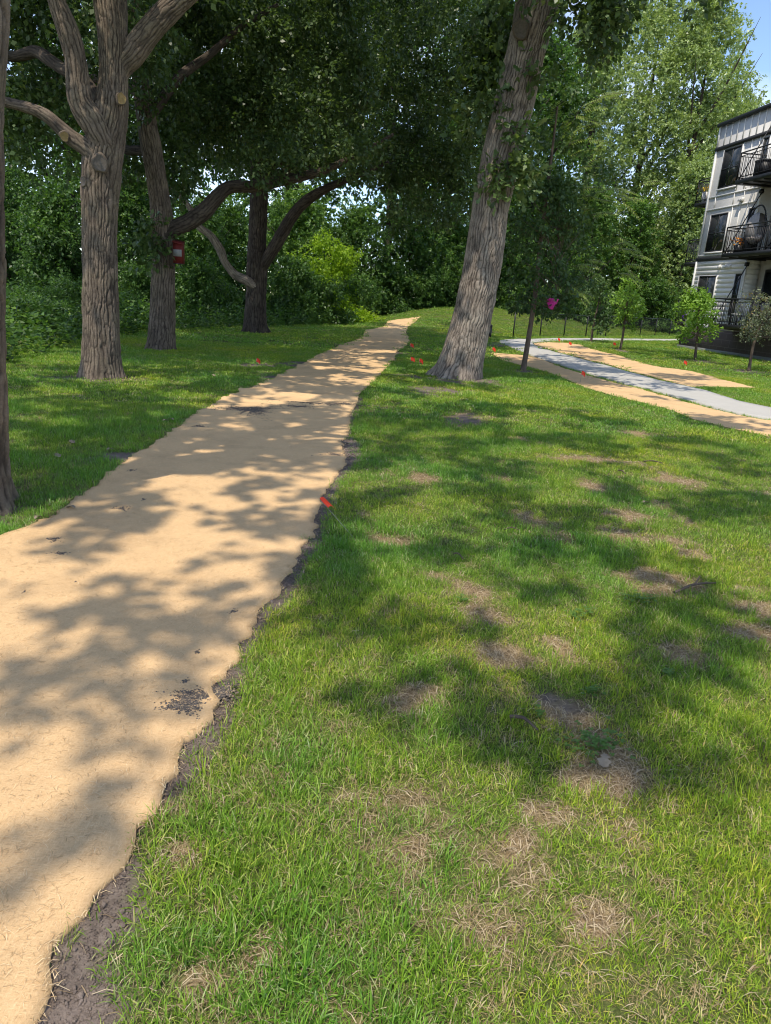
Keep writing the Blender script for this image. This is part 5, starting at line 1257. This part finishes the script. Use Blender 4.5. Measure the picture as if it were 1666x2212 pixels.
# pond
mb = MB(); mb.add([(-150, -25, -1.25), (-9, -25, -1.25), (-9, 75, -1.25), (-150, 75, -1.25)], [(0, 1, 2, 3)])
kind(link('water', mb.mesh('water', WATER)), 'structure', 'pond glimpsed behind the shrubs')
# wood beyond everything that can be told apart
c = Crown()
for _ in range(330):
    a = rng.uniform(-.75, .75); d = rng.uniform(72, 110)
    x, y = math.sin(a)*d, math.cos(a)*d
    if x > 36 and y < 100: continue
    r = rng.uniform(2.2, 4.)
    c.cluster((x, y, float(H(x, y))+rng.uniform(.5, 18 if a < -.1 else 15 if a < .1 else 9)), (r, r, r*.9), 150, .6, per=8, spread=.6)
for _ in range(110):
    x, y = rng.uniform(-75, -36), rng.uniform(10, 80); r = rng.uniform(2, 3.4)
    c.cluster((x, y, float(H(x, y))+rng.uniform(.5, 8)), (r, r, r), 110, .5, per=8, spread=.5)
kind(c.build('far_woods', WOOD, None), 'stuff', 'far off wood closing the view')

# ------------------------------------------------------------------ sky, sun, camera
wd = bpy.data.worlds.new('World'); SC.world = wd; wd.use_nodes = True
nt = wd.node_tree
for n in list(nt.nodes): nt.nodes.remove(n)
out = nt.nodes.new('ShaderNodeOutputWorld'); bg = nt.nodes.new('ShaderNodeBackground')
sky = nt.nodes.new('ShaderNodeTexSky'); sky.sky_type = 'NISHITA'; sky.sun_disc = False
sky.sun_elevation = math.asin(SUN[2]); sky.sun_rotation = math.atan2(SUN[0], SUN[1]); sky.altitude = 1800; sky.air_density = 1.0; sky.dust_density = .1; sky.ozone_density = 1.3
tc = nt.nodes.new('ShaderNodeTexCoord')
mp = nt.nodes.new('ShaderNodeMapping'); mp.inputs['Scale'].default_value = (1, 1, 2.2); nt.links.new(tc.outputs['Generated'], mp.inputs['Vector'])
cl = nt.nodes.new('ShaderNodeTexNoise'); cl.inputs['Scale'].default_value = 2.1; cl.inputs['Detail'].default_value = 7; cl.inputs['Roughness'].default_value = .52
nt.links.new(mp.outputs[0], cl.inputs['Vector'])
cm = ramp(nt, [(.46, (0, 0, 0)), (.68, (.75, .75, .75))], cl.outputs['Fac'])
cw = mix(nt, cm, sky.outputs[0], (6.2, 6.1, 6.6))
nt.links.new(cw, bg.inputs['Color']); bg.inputs['Strength'].default_value = .15
nt.links.new(bg.outputs[0], out.inputs['Surface'])
sl_ = bpy.data.lights.new('sun', 'SUN'); sl_.energy = 2.6; sl_.angle = math.radians(.53); sl_.color = (1, .91, .77)
so_ = bpy.data.objects.new('sun', sl_); COL.objects.link(so_)
so_.rotation_euler = Vector(-SUN).to_track_quat('-Z', 'Y').to_euler(); so_.location = (-20, -20, 60)
cam = bpy.data.cameras.new('camera'); cam.sensor_fit = 'HORIZONTAL'; cam.sensor_width = 36; cam.lens = 36*F/1666; cam.clip_end = 1000; cam.clip_start = .05
from mathutils import Matrix
co_ = bpy.data.objects.new('camera', cam); COL.objects.link(co_)
M = Matrix([[_r[0], _u[0], -_f[0], EYE[0]], [_r[1], _u[1], -_f[1], EYE[1]], [_r[2], _u[2], -_f[2], EYE[2]], [0, 0, 0, 1]])
co_.matrix_world = M
SC.camera = co_
SC.view_settings.view_transform = 'Standard'; SC.view_settings.look = 'None'; SC.view_settings.exposure = .82; SC.view_settings.gamma = 1
SC.render.engine = 'CYCLES'; SC.cycles.max_bounces = 6; SC.cycles.diffuse_bounces = 3; SC.cycles.transmission_bounces = 4; SC.cycles.glossy_bounces = 2; SC.cycles.caustics_reflective = False; SC.cycles.caustics_refractive = False
SC.cycles.use_denoising = True; SC.cycles.filter_width = 1.05
